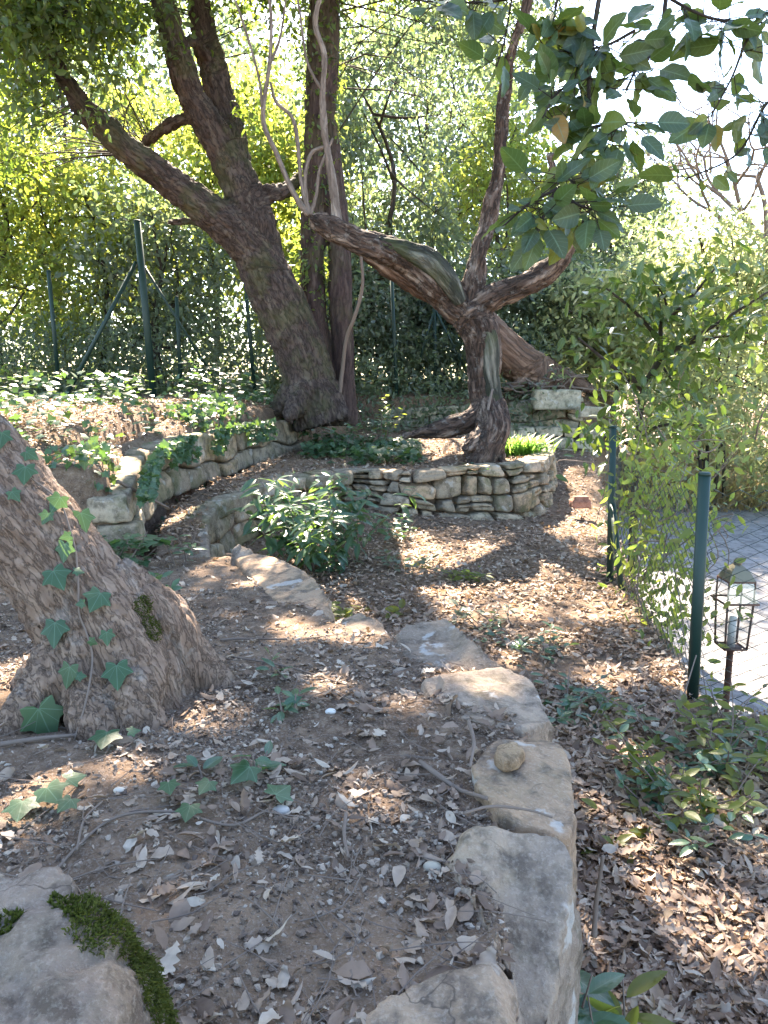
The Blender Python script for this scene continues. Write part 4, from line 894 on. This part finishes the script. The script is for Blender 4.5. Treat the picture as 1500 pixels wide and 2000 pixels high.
# undergrowth behind the fence and far wood
rg = np.random.default_rng(50); mb = MB()
n = 34000; xx = rg.uniform(-8, 2.6, n); yy = rg.uniform(10.2, 13.5, n); zz = height(xx, yy, False)+rg.random(n)**1.6*1.1*(1+.5*fbm(np.column_stack([xx, yy, xx*0])*1.1, 2, 3))
pp = np.column_stack([xx, yy, zz]); scatter(mb, L_SIMPLE, pp, rg.normal(size=pp.shape)+np.array([0, 0, .4]), rg.normal(size=pp.shape)*.7+np.array([0, 0, .7]), rg.uniform(.05, .11, n))
tag(mb.build('undergrowth', M['grey_leaf']), 'dense green undergrowth growing along the back fence', 'undergrowth', kind='stuff')
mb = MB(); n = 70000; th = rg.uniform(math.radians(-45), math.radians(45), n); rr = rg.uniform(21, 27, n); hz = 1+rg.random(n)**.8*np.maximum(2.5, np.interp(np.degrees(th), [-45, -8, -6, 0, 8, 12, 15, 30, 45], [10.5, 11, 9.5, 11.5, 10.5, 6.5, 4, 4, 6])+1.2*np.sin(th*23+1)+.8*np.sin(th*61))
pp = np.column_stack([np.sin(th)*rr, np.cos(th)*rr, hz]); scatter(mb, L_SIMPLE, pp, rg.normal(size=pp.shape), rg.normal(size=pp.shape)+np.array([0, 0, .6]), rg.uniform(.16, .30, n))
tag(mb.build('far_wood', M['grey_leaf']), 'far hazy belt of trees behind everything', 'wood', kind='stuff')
# bare tree against the sky
def bare(mb, p, d, L, r, depth, rg):
    q = p+d*L; mid = p+d*L*.5+rg.normal(size=3)*L*.06; tube(mb, [p, mid, q], [r, r*.85, r*.7], 6 if r > .015 else 4, 8, .1, 1, cap=False)
    if depth == 0: return
    for k in range(rg.integers(2, 4)): bare(mb, q if k < 2 else p+d*L*.6, unit(d+rg.normal(size=3)*.5+np.array([-.08, 0, .05])), L*rg.uniform(.6, .85), r*.62, depth-1, rg)
b0 = P(1500, 700, 11.5); bt = thing('bare_tree', 'leafless grey tree spreading thin branches against the blue sky', 'tree', b0)
mb = MB(); rg = np.random.default_rng(77); bare(mb, b0, unit(np.array([-.1, 0, 1.])), 1.7, .085, 0, rg)
for dv in ([-.55, 0, .8], [-.2, .1, 1], [-.9, 0, .45], [.2, 0, 1], [-.8, 0, .7]): bare(mb, b0+np.array([-.17, 0, 1.7]), unit(np.array(dv)), .95, .04, 5, rg)
mb.build('branches', M['twig'], bt)
# reeds beyond the yard
rd = thing('reed_clump', 'dry golden reeds standing in the sun beyond the yard', 'reeds', (P(1400, 860, 13.4)[0], 13.4, -.6)); mb = MB(); rg = np.random.default_rng(3)
for k in range(130):
    a = np.array([P(1400, 860, 13.4)[0]+rg.normal()*.6, 13.4+rg.normal()*.35, -.6]); L = rg.uniform(1.2, 2.3); dv = unit(np.array([rg.normal()*.2, rg.normal()*.15, 1])); tube(mb, [a, a+dv*L*.6, a+dv*L+np.array([rg.normal()*.15, 0, -.05])], [.006, .005, .002], 4, 7, cap=False)
mb.build('stalks', M['reed'], rd)
n = 12000; xx = rg.uniform(2.6, 12, n); yy = rg.uniform(10.6, 15, n); ok = (sdf(poly_back, xx, yy) < -.1) & (xx > 3.2); xx, yy = xx[ok], yy[ok]; n = len(xx); th = rg.uniform(0, 6.3, n)
mb = MB(); scatter(mb, leaf_fine(.04, .1, .35, 3, 5), np.column_stack([xx, yy, height(xx, yy, False)-.02]), np.column_stack([np.cos(th)*.5, np.sin(th)*.5, th*0+1]), np.column_stack([-np.cos(th), -np.sin(th), th*0+.5]), rg.uniform(.3, .8, n))
tag(mb.build('dry_grass', M['reed']), 'pale dry grass beyond the yard', 'grass', kind='stuff')
# ------------------------------------------------------------------ young tree, vine on the fence
yb = P(1240, 960, 5.6); yt = thing('young_laurel', 'young broad leaved tree rising behind the wire fence', 'tree', (yb[0], yb[1], -.1))
mb = MB(); st = pix_path([(1232, 1160, 5.6, 9), (1240, 960, 5.6, 8), (1246, 850, 5.6, 7), (1258, 760, 5.6, 7), (1285, 705, 5.5, 6), (1290, 640, 5.5, 4), (1285, 570, 5.5, 2)])
brs = [[(1258, 765, 5.6, 6), (1230, 735, 5.5, 5), (1195, 715, 5.4, 4), (1130, 660, 5.3, 2)], [(1285, 705, 5.5, 5), (1340, 670, 5.4, 4), (1420, 620, 5.3, 3), (1500, 570, 5.2, 2)], [(1290, 690, 5.5, 4), (1370, 665, 5.4, 3), (1460, 650, 5.3, 2)], [(1286, 660, 5.5, 4), (1230, 600, 5.4, 3), (1180, 560, 5.3, 1.5)], [(1288, 640, 5.5, 4), (1350, 580, 5.4, 3), (1400, 520, 5.3, 1.5)], [(1290, 650, 5.5, 3), (1300, 590, 5.4, 2), (1270, 540, 5.3, 1)],
       [(1246, 850, 5.6, 4), (1300, 830, 5.4, 3), (1370, 830, 5.2, 1.5)], [(1244, 880, 5.6, 4), (1200, 850, 5.5, 3), (1170, 830, 5.4, 1.5)], [(1285, 700, 5.5, 3), (1310, 740, 5.4, 2), (1340, 780, 5.3, 1)]]
allp = []
for p_ in [st]+[pix_path(b) for b in brs]:
    a = np.array(p_); tube(mb, a[:, :3], a[:, 3], 8, 26, .12, 3); allp.append(catmull(a[:, :3], 14)[3:])
mb.build('trunk', M['dark_bark'], yt)
rg = np.random.default_rng(19); nd = np.vstack(allp[1:]+[allp[0][8:]]); nl = 1150; k = rg.integers(0, len(nd), nl)
pp = nd[k]+rg.normal(size=(nl, 3))*np.array([.17, .17, .11]); al = rg.normal(size=(nl, 3))+np.array([0, -.1, -.35]); mb = MB()
scatter(mb, L_MID, pp, al, rg.normal(size=(nl, 3))*.5+np.array([0, 0, 1]), rg.uniform(.075, .13, nl)); mb.build('crown', M['oak_leaf'] if 0 else mat_leaf('young_leaf', [(0, (.03, .06, .018)), (.6, (.05, .09, .02)), (1, (.09, .13, .03))], (.36, .46, .05), .22, .36, .45, 'pinnate'), yt)
vn = thing('fence_creeper', 'tangled green creeper covering the wire fence between its two posts', 'creeper', G(1260, 1260, -.1))
mb = MB(); tw = MB(); rg = np.random.default_rng(23); n = 1900
f = rg.random(n)**.8; q = pB0+(pA0-pB0)*f[:, None]; q = q+(pA0-pB0)*.25*(rg.random(n)[:, None]-.35)
q[:, 2] = rg.random(n)*1.12-.08+.18*np.sin(f*9); q += rg.normal(size=(n, 3))*np.array([.11, .1, .05])+np.array([.13, 0, 0])
keep = (f > .16+.25*rg.random(n)*(q[:, 2] < .5)); q = q[keep]; n = len(q)
scatter(mb, L_MID, q, rg.normal(size=(n, 3))*.7+np.array([-.2, -.3, -.6]), rg.normal(size=(n, 3))*.7+np.array([-.4, -.3, .6]), rg.uniform(.03, .075, n))
for k in range(60):
    a = q[rg.integers(n)].copy(); b = a+np.array([rg.normal()*.12, rg.normal()*.3, rg.uniform(-.6, .4)]); tube(tw, [a, (a+b)/2+rg.normal(size=3)*.05, b], [.0035, .003, .0015], 4, 9, cap=False)
mb.build('foliage', M['dark_leaf'], vn); tw.build('stems', M['twig'], vn)
# ------------------------------------------------------------------ overhanging branch with broad leaves, close to the camera
ob = thing('overhanging_branch', 'close hanging twigs with broad dark leaves, some yellowing, across the top', 'branch', P(1300, -60, 1.9))
mb = MB(); lv = MB(); rg = np.random.default_rng(61)
twg = [([(1310, -80, 1.9), (1298, 20, 1.9), (1290, 85, 1.9), (1245, 135, 1.85), (1222, 175, 1.8)], 5, 16), ([(1180, -60, 1.8), (1160, 60, 1.8), (1150, 150, 1.8), (1150, 250, 1.75), (1120, 320, 1.7), (1085, 370, 1.65), (1060, 430, 1.6)], 5, 44), ([(1150, 150, 1.8), (1090, 180, 1.75), (1060, 230, 1.7)], 3, 12), ([(1085, 370, 1.65), (1130, 400, 1.6), (1165, 410, 1.6)], 3, 12), ([(1085, 370, 1.65), (1030, 400, 1.6), (985, 440, 1.6)], 3, 6),
       ([(1150, 250, 1.75), (1200, 240, 1.7), (1240, 240, 1.7)], 3, 9), ([(1560, -30, 1.8), (1470, 60, 1.8), (1430, 150, 1.8), (1390, 225, 1.8)], 3, 13), ([(1580, 150, 1.8), (1500, 200, 1.8), (1440, 300, 1.8), (1340, 350, 1.8)], 3, 14), ([(1250, -40, 1.8), (1350, 20, 1.8), (1420, 40, 1.8), (1500, 30, 1.8)], 3, 18), ([(1100, -60, 1.9), (1000, -5, 1.9), (900, 5, 1.9), (800, 0, 1.9)], 3, 12), ([(1000, -5, 1.9), (985, 80, 1.9), (970, 130, 1.9)], 2, 5), ([(1100, -60, 1.8), (1080, 40, 1.8), (1060, 110, 1.8)], 3, 12), ([(1240, 60, 1.8), (1180, 90, 1.8), (1110, 100, 1.8)], 3, 10)]
for lst, r, nl in twg:
    nl = int(nl*2.1)
    a = np.array([P(*q) for q in lst]); tube(mb, a, np.linspace(r, 1.5, len(a))*1.8/FPX, 6, 26)
    c = catmull(a, 40); k = rg.integers(6, 40, nl); al = rg.normal(size=(nl, 3))*np.array([.8, .6, .5])+np.array([0, -.1, -.25]); al = unit(al)
    p0 = c[k]+al*rg.uniform(.01, .06, nl)[:, None]; nr = rg.normal(size=(nl, 3))*.6+np.array([0, -.65, .55])
    for t in range(nl): tube(mb, [c[k[t]], p0[t]+al[t]*.01], [.0012, .001], 4, cap=False)
    scatter(lv, L_ROUND, p0+al*.008, al, nr, rg.choice([.7, 1, 1.15], nl)*rg.uniform(.048, .076, nl), rg.uniform(.75, 1.05, nl))
mb.build('twigs', M['dark_bark'], ob); lv.build('foliage', M['broad_leaf'], ob)
# ------------------------------------------------------------------ small plants
def sprout(name, label, px, py, z, stems, hgt, nl, size, seed, mat='laurel_leaf', tpl=L_FINE, cat='plant', group=None, spread=.06, droop=-.15, loc=None):
    rg = np.random.default_rng(seed+500); b = G(px, py, z) if loc is None else np.array(loc); b[2] = H(b[0], b[1])
    root = thing(name, label, cat, b, group); mb = MB(); lv = MB()
    for s in range(stems):
        a0 = b+np.array([rg.normal()*spread*.4, rg.normal()*spread*.4, -.02]); L = hgt*rg.uniform(.65, 1.05); dv = np.array([rg.normal()*spread, rg.normal()*spread, L])
        pts = [a0, a0+dv*.5+rg.normal(size=3)*.01, a0+dv]; tube(mb, pts, [.0035, .0028, .0015], 5, 12); c = catmull(pts, 20)
        t = rg.uniform(.3, 1, nl); k = (t*19).astype(int); ph = np.arange(nl)*2.4+rg.random()*6
        al = np.column_stack([np.cos(ph), np.sin(ph), droop+rg.normal(size=nl)*.25+.5*t]); p0 = c[k]+unit(al)*.008
        scatter(lv, tpl, p0, al, rg.normal(size=(nl, 3))*.3+np.array([0, -.1, 1]), size*rg.uniform(.65, 1.15, nl))
    mb.build('stems', M['twig'], root); lv.build('foliage', M[mat], root); return root
sprout('laurel_bush', 'leafy blue green laurel bush growing at the foot of the curved wall', 612, 1112, 0, 34, .70, 22, .135, 1, 'laurel_leaf', L_LONG, 'bush', None, .34, -.55)
sprout('leafy_seedling', 'bright leafy seedling at the foot of the laurel bush', 650, 1120, 0, 6, .16, 9, .07, 2, cat='seedling', spread=.1)
sprout('laurel_seedling', 'glossy seedling standing against the right edge of the pale leaning trunk', 312, 1165, .44, 3, .17, 8, .07, 3, cat='seedling', spread=.05)
sprout('laurel_seedling', 'sunlit seedling before the flat cap stones of the low kerb', 345, 1090, .34, 3, .2, 7, .075, 4, cat='seedling', spread=.07)
sprout('laurel_seedling', 'dark glossy laurel seedling in the middle of the bare soil', 565, 1315, .5, 2, .09, 6, .05, 5, cat='seedling', spread=.03)
sprout('laurel_seedling', 'dark glossy laurel seedling just right of the flared root', 555, 1385, .52, 2, .08, 7, .05, 6, cat='seedling', spread=.03)
sprout('holly_seedling', 'dark spiny leaved seedling over the ivy runner', 365, 1510, .52, 1, .05, 5, .06, 7, cat='seedling', spread=.01)
sprout('laurel_seedling', 'glossy seedling with upright leaves among the litter beside the ivy runner', 500, 1500, .52, 2, .06, 5, .05, 8, cat='seedling', spread=.02)
sprout('leafy_shoot', 'large leaved shoot growing at the foot of the cracked edging rock', 1090, 1960, .2, 3, .26, 6, .115, 9, cat='seedling', spread=.05, loc=G(1135, 2030, .05))
sprout('leafy_shoot', 'pale yellow green shoot in the bottom corner of the path', 1240, 2060, .05, 2, .14, 6, .10, 10, 'lime_leaf', L_LONG, 'seedling', None, .05)
GP = 'low green plants on the path'
for k, (a, b, st_, hh, nl, sz, m_, lab) in enumerate([(1370, 1590, 6, .16, 9, .05, 'lime_leaf', 'broad low patch of leaves beneath the fence post'), (1290, 1560, 5, .1, 8, .045, 'laurel_leaf', 'dark creeping plant in dead leaves before the fence'), (1450, 1500, 6, .2, 9, .05, 'lime_leaf', 'bright upright plant at the right edge under the fence'), (1100, 1390, 7, .10, 8, .05, 'laurel_leaf', 'dark plant against the flat sun patched slab'), (1200, 1430, 4, .07, 7, .04, 'lime_leaf', 'yellowish low plant between slab and fence post'),
     (1040, 1260, 6, .1, 8, .045, 'laurel_leaf', 'low plant behind the tilted slab'), (960, 1225, 4, .1, 7, .05, 'grey_leaf', 'greyish low plant at the tip of the tilted slab'), (905, 1130, 5, .09, 7, .055, 'lime_leaf', 'sunlit yellow plant in the bright streak on the path'), (690, 1205, 4, .1, 6, .075, 'lime_leaf', 'yellow green leaves behind the half buried rock'), (770, 1060, 5, .16, 8, .06, 'laurel_leaf', 'small bush between the laurel bush and the bright streak'), (905, 1015, 3, .08, 7, .04, 'laurel_leaf', 'tiny plant at the foot of the curved wall'), (1250, 1650, 4, .05, 6, .05, 'lime_leaf', 'flat light green plant beside the sunlit litter'),
     (1420, 1440, 5, .13, 8, .045, 'dark_leaf', 'dark plant at the foot of the fence mesh'), (800, 1115, 5, .12, 7, .05, 'grey_leaf', 'dull green plant left of the bright streak'), (1330, 1480, 5, .12, 8, .045, 'laurel_leaf', 'dark leafy plant directly before the fence post')]):
    sprout('path_plant', lab, a, b, 0, int(st_*2.2), hh*1.15, nl, sz*1.15, 20+k, m_, L_FINE, 'plant', GP, .16)
# grass tuft
gt_ = P(1020, 890, 8.0); gr_ = thing('grass_tuft', 'fresh green tuft of long grass on the terrace behind the gnarled roots', 'grass', gt_); mb = MB(); rg = np.random.default_rng(2)
n = 420; b = gt_+rg.normal(size=(n, 3))*np.array([.1, .08, 0])+np.array([0, 0, -.03]); th = rg.uniform(0, 2*PI, n)
scatter(mb, leaf_fine(.05, .1, .4, 3, 6), b, np.column_stack([np.cos(th)*.55, np.sin(th)*.4, np.ones(n)]), np.column_stack([np.cos(th)*-1, np.sin(th)*-1, th*0+.5]), rg.uniform(.18, .36, n)); mb.build('blades', M['grass_blade'], gr_)
# back terrace plants
GT = 'evergreen plants on the back terrace'
for k, (a, b, d, st_, hh, nl, sz, m_, lab) in enumerate([(740, 850, 8.4, 7, .34, 12, .07, 'laurel_leaf', 'green plant on the bank left of the gnarled roots'), (670, 850, 8.0, 6, .24, 10, .07, 'laurel_leaf', 'low plant below the twin trunks'), (640, 790, 8.3, 4, .26, 12, .06, 'laurel_leaf', 'upright sprig at the foot of the twin trunks'), (745, 800, 9.2, 5, .4, 12, .07, 'dark_leaf', 'dark sapling between twin trunks and gnarled tree'), (40, 760, 9.0, 8, .35, 12, .08, 'dark_leaf', 'dark shrublet at the left edge beneath the fence'), (370, 770, 9.0, 8, .32, 12, .08, 'laurel_leaf', 'leafy plant right of the braced post'), (220, 770, 8.8, 5, .22, 10, .08, 'laurel_leaf', 'low leafy plant left of the braced post'), (440, 775, 8.9, 6, .3, 12, .08, 'grey_leaf', 'pale plant between braced post and oak')]):
    c = P(a, b, d); sprout('terrace_plant', lab, a, b, 1, int(st_*1.6), hh*1.5, nl, sz*1.1, 60+k, m_, L_FINE, 'plant', GT, .14, loc=c)
# ivy hanging over the block wall
rg = np.random.default_rng(88); mb = MB()
def ivy_at(n, line, zt, out, drop, spread):
    L = catmull(np.column_stack([line, zt]), 200); k = rg.integers(0, 200, n); base = L[k]; tg = unit(np.gradient(L, axis=0))[k]; nr = np.column_stack([tg[:, 1], -tg[:, 0], tg[:, 0]*0])
    s = rg.normal(size=n)*spread-.1; dn = rg.random(n)**1.6*drop*(.3+.9*(vnoise(np.column_stack([k*.07, k*0, k*0]), 3) > -.1)); 
    p_ = base+nr*(s+out)[:, None]; p_[:, 2] = np.where(s > -.05, base[:, 2]-dn+.02, height(p_[:, 0], p_[:, 1], False)+rg.random(n)*.09)
    p_[:, :2] = np.where((s > -.05)[:, None], (base+nr*(.035+rg.random(n)*.06)[:, None])[:, :2], p_[:, :2])
    return p_
pp = np.vstack([ivy_at(3000, e3, zt3, -.03, .17, .28)])
kk = vnoise(np.column_stack([pp[:, 0]*1.6, pp[:, 1]*1.6, pp[:, 2]*2]), 5) > -.25; pp = pp[kk]
scatter(mb, L_IVY, pp, rg.normal(size=pp.shape)*.6+np.array([.3, -.3, -.5]), rg.normal(size=pp.shape)*.4+np.array([.2, -.5, .7]), rg.uniform(.035, .06, len(pp)))
n = 4600; xx = rg.uniform(-4.2, -.2, n); yy = rg.uniform(4.3, 9.6, n); ok = (sdf(poly_back, xx, yy) > .02) & (vnoise(np.column_stack([xx*1.4, yy*1.4, xx*0]), 9) > -.02); xx, yy = xx[ok], yy[ok]
pp = np.column_stack([xx, yy, height(xx, yy, False)+rg.random(len(xx))*(.08+.22*(vnoise(np.column_stack([xx*1.1, yy*1.1, xx*0]), 41) > .1))+.01])
scatter(mb, L_IVY, pp, rg.normal(size=pp.shape)*np.array([1, 1, .3]), rg.normal(size=pp.shape)*.35+np.array([0, -.25, 1]), rg.uniform(.04, .075, len(pp)))
n = 1800; xx = rg.uniform(-.9, .4, n); yy = rg.uniform(7.2, 9.0, n); ok = vnoise(np.column_stack([xx*2, yy*2, xx*0]), 19) > -.1; xx, yy = xx[ok], yy[ok]
pp = np.column_stack([xx, yy, height(xx, yy, False)+rg.random(len(xx))*.14])
scatter(mb, L_IVY, pp, rg.normal(size=pp.shape)*np.array([1, 1, .3]), rg.normal(size=pp.shape)*.35+np.array([0, -.25, 1]), rg.uniform(.04, .075, len(pp)))
tag(mb.build('ivy_ground_cover', M['ivy_leaf']), 'ivy covering the back terrace and hanging over its wall', 'ivy', kind='stuff')
c = G(215, 960, .75); sprout('ivy_tuft', 'dense dark ivy tuft hanging at the near end of the block wall', 215, 960, .7, 9, .22, 10, .065, 95, 'ivy_leaf', L_IVY, 'ivy', None, .12, -.4, loc=np.array([c[0], c[1], .7]))
sprout('sunlit_ivy', 'yellow green sunlit ivy sprigs on the edge above the block wall', 230, 880, .85, 9, .14, 9, .06, 96, 'lime_leaf', L_IVY, 'ivy', None, .22, -.2, loc=P(235, 875, 5.6))
# ------------------------------------------------------------------ litter, gravel, twigs
rg = np.random.default_rng(101)
def ground_points(n, dens, ymin=.55, ymax=12.5):
    t = rg.random(n*3); y = ymin*(ymax/ymin)**t; x = (rg.random(n*3)*2-1)*(.62*y+.25)
    wgt = dens(x, y)*(y**2)/ (ymax**1.0); k = rg.random(n*3) < np.clip(dens(x, y), 0, 1)
    x, y = x[k][:n], y[k][:n]; return x, y
def lay(tpl, x, y, size, name, mat, label, cat, lift=.012, tilt=.35):
    n = len(x); z = height(x, y)+rg.random(n)*lift+.003; p_ = np.column_stack([x, y, z]); a = rg.uniform(0, 2*PI, n)
    al = np.column_stack([np.cos(a), np.sin(a), rg.normal(size=n)*tilt*.5]); nr = np.column_stack([rg.normal(size=n)*tilt, rg.normal(size=n)*tilt, np.where(rg.random(n) > .4, 1, -1)])
    m = MB()
    third = np.array_split(np.arange(n), len(tpl))
    for t_, ii in zip(tpl, third): scatter(m, t_, p_[ii], al[ii], nr[ii], size[ii], rg.uniform(.75, 1.2, len(ii)))
    return tag(m.build(name, mat), label, cat, kind='stuff')
def leaf_lobed():
    tt = np.linspace(0, 1, 15); ww = .23*np.sin(PI*tt**.8)**.6*(1+.38*np.cos(tt*26)); v = []
    for t_, w_ in zip(tt, ww): v += [[-w_, t_, .06*np.sin(t_*7)+.3*w_], [0, t_, .05*np.sin(t_*5)], [w_, t_, .3*w_-.05*np.cos(t_*9)]]
    i = np.arange(14)[:, None]*3; j = np.arange(2)[None, :]
    return np.array(v), [np.stack([i+j, i+j+1, i+4+j, i+3+j], -1).reshape(-1, 4)], None
LOBED = leaf_lobed()
_b = leaf_fine(.5, .2, .3, 3, 9, 1.2); _v = _b[0].copy(); _m = _v[:, 1] > .55; _v[_m, 1] = .55+.25*(_v[_m, 1]-.55)+.09*np.sin(_v[_m, 0]*40); BROKEN = (_v, _b[1], None)
DRY = [leaf_fine(.42, .28, .16, 3, 7, .8), leaf_fine(.36, -.2, -.2, 3, 7, .8), leaf_fine(.5, .1, .35, 3, 7, 1.5), leaf_fine(.3, .35, -.1, 3, 7), LOBED, BROKEN, leaf_fine(.55, -.25, .5, 3, 8, 2.0, .7), leaf_fine(.22, .5, .3, 3, 7)]
def on_front(x, y): return sdf(poly_front, x, y) > -.02
def d_path(x, y): return np.where(on_front(x, y), 0, 1.0)*(.35+.65*(fbm(np.column_stack([x, y, x*0])*1.5, 2, 8) > -.35))*np.where(x > fence_x(y)+.45, 0, 1)
x, y = ground_points(58000, d_path, .8, 13)
lay(DRY, x, y, rg.uniform(.022, .054, len(x)), 'fallen_leaves', M['litter'], 'thick brown leaf litter covering the path and terraces', 'dead leaves', .022, .4)
def d_front(x, y): return np.where(on_front(x, y), 1, 0)*np.clip(.16+.75*sstep(1.25, 2.0, y)*(.5+fbm(np.column_stack([x, y, x*0])*2.2, 2, 18))+.5*(fbm(np.column_stack([x, y, x*0])*3.1, 2, 28) > .25), 0, 1)
x, y = ground_points(5200, d_front, .6, 4.4)
lay(DRY, x, y, 0.008+.044*rg.random(len(x))**1.9, 'dry_leaf_scatter', M['litter_front'], 'grey tan oak leaves scattered over the front terrace soil', 'dead leaves', .012, .4)
ico_v, ico_f = cube_sphere(3, 2.6)
def pebbles(x, y, size, name, mat, label):
    n = len(x); p_ = np.column_stack([x, y, height(x, y)+size*.15]); a = rg.uniform(0, 2*PI, n); m = MB()
    al = np.column_stack([np.cos(a), np.sin(a), rg.normal(size=n)*.2]); nr = rg.normal(size=(n, 3))*.4+np.array([0, 0, 1])
    v = ico_v*np.array([.42, .5, .33])
    for s in range(6):
        ii = np.arange(s, n, 6); vv = facets(v*(1+.5*vnoise(ico_v*1.3+s*5, s)[:, None]), np.random.default_rng(s), 6, .1, .4, 1); scatter(m, (vv, [ico_f], None), p_[ii], al[ii], nr[ii], size[ii])
    return tag(m.build(name, mat, smooth=False), label, 'gravel', kind='stuff')
x, y = ground_points(60000, lambda x, y: np.where(on_front(x, y), 1, 0)*np.clip(.5+fbm(np.column_stack([x, y, x*0])*2.5, 2, 3), .1, 1), .6, 4.2)
pebbles(x, y, .003+.013*rg.random(len(x))**3.2, 'gravel', M['gravel'], 'small gravel and soil crumbs on the front terrace')
mb = MB(); x, y = ground_points(900, lambda x, y: np.ones_like(x)*.9*(x < fence_x(y)), .7, 8)
for a, b in zip(x, y):
    th = rg.uniform(0, PI); L = rg.uniform(.04, .16); z = H(a, b)+.012; d = np.array([math.cos(th), math.sin(th), 0])*L/2; c = np.array([a, b, z])
    tube(mb, [c-d, c+rg.normal(size=3)*np.array([.008, .008, .004]), c+d+np.array([0, 0, .008])], np.array([1, .9, .6])*rg.uniform(.0006, .0017), 4, 5, cap=False)
tag(mb.build('twig_litter', M['twig']), 'fine dry twigs lying in the leaf litter', 'twigs', kind='stuff')
GT2 = 'sticks lying about'
for lst, r, lab in [([(1160, 1830), (1165, 1760), (1178, 1672)], .006, 'dark stick poking up beside the cracked edging rock'), ([(905, 1612), (960, 1598), (1030, 1605), (1078, 1620)], .003, 'thin twig lying across the joint between two edging slabs'), ([(820, 1480), (860, 1510), (900, 1530), (950, 1585)], .006, 'curved bark covered stick running towards the slab joint'), ([(915, 1430), (925, 1470), (918, 1520)], .005, 'short crooked stick beside the loose ochre stone'), ([(0, 1455), (90, 1438), (200, 1415)], .006, 'pale straight stick at the foot of the flared trunk'), ([(676, 1575), (672, 1625), (680, 1680)], .004, 'grey upright stick stub in the middle of the soil'),
                    ([(230, 940), (270, 962), (330, 992)], .012, 'grey branch resting against the near end of the block wall'), ([(430, 1245), (470, 1240), (560, 1250)], .005, 'dark root twig on the soil behind the flared root'), ([(440, 1290), (560, 1320), (700, 1345)], .003, 'long thin straw across the soil right of the flared root'), ([(1135, 1420), (1200, 1445), (1260, 1500)], .003, 'thin green runner stem on the path litter'), ([(1290, 1440), (1330, 1370), (1360, 1280)], .004, 'pale dry stalk leaning on the fence post foot')]:
    pts = []
    for n_, (a, b) in enumerate(lst):
        if 'poking' in lab: q = P(a, b, 1.32) if n_ else P(a, b, 1.30)
        elif 'branch resting' in lab: q = P(a, b, 4.2+.2*n_)
        elif 'leaning' in lab: q = P(a, b, 2.5+.12*n_)
        else:
            onp = a > 1110; q = G(a, b, .03 if onp else .53 if b > 1400 else .5 if b > 1330 else .46); q[2] = max(H(q[0], q[1]), .546 if (a > 900 and not onp) else -9)+r+.004
            if 'upright' in lab: q[2] += .01*n_
        pts.append(q)
    m = MB(); tube(m, pts, np.linspace(r, r*.6, len(pts)), 8, 24, .2, 3); tag(m.build('stick', M['twig'], None, pts[0]), lab, 'stick', GT2)
for o in bpy.data.objects:
    if '_o' in o: del o['_o']
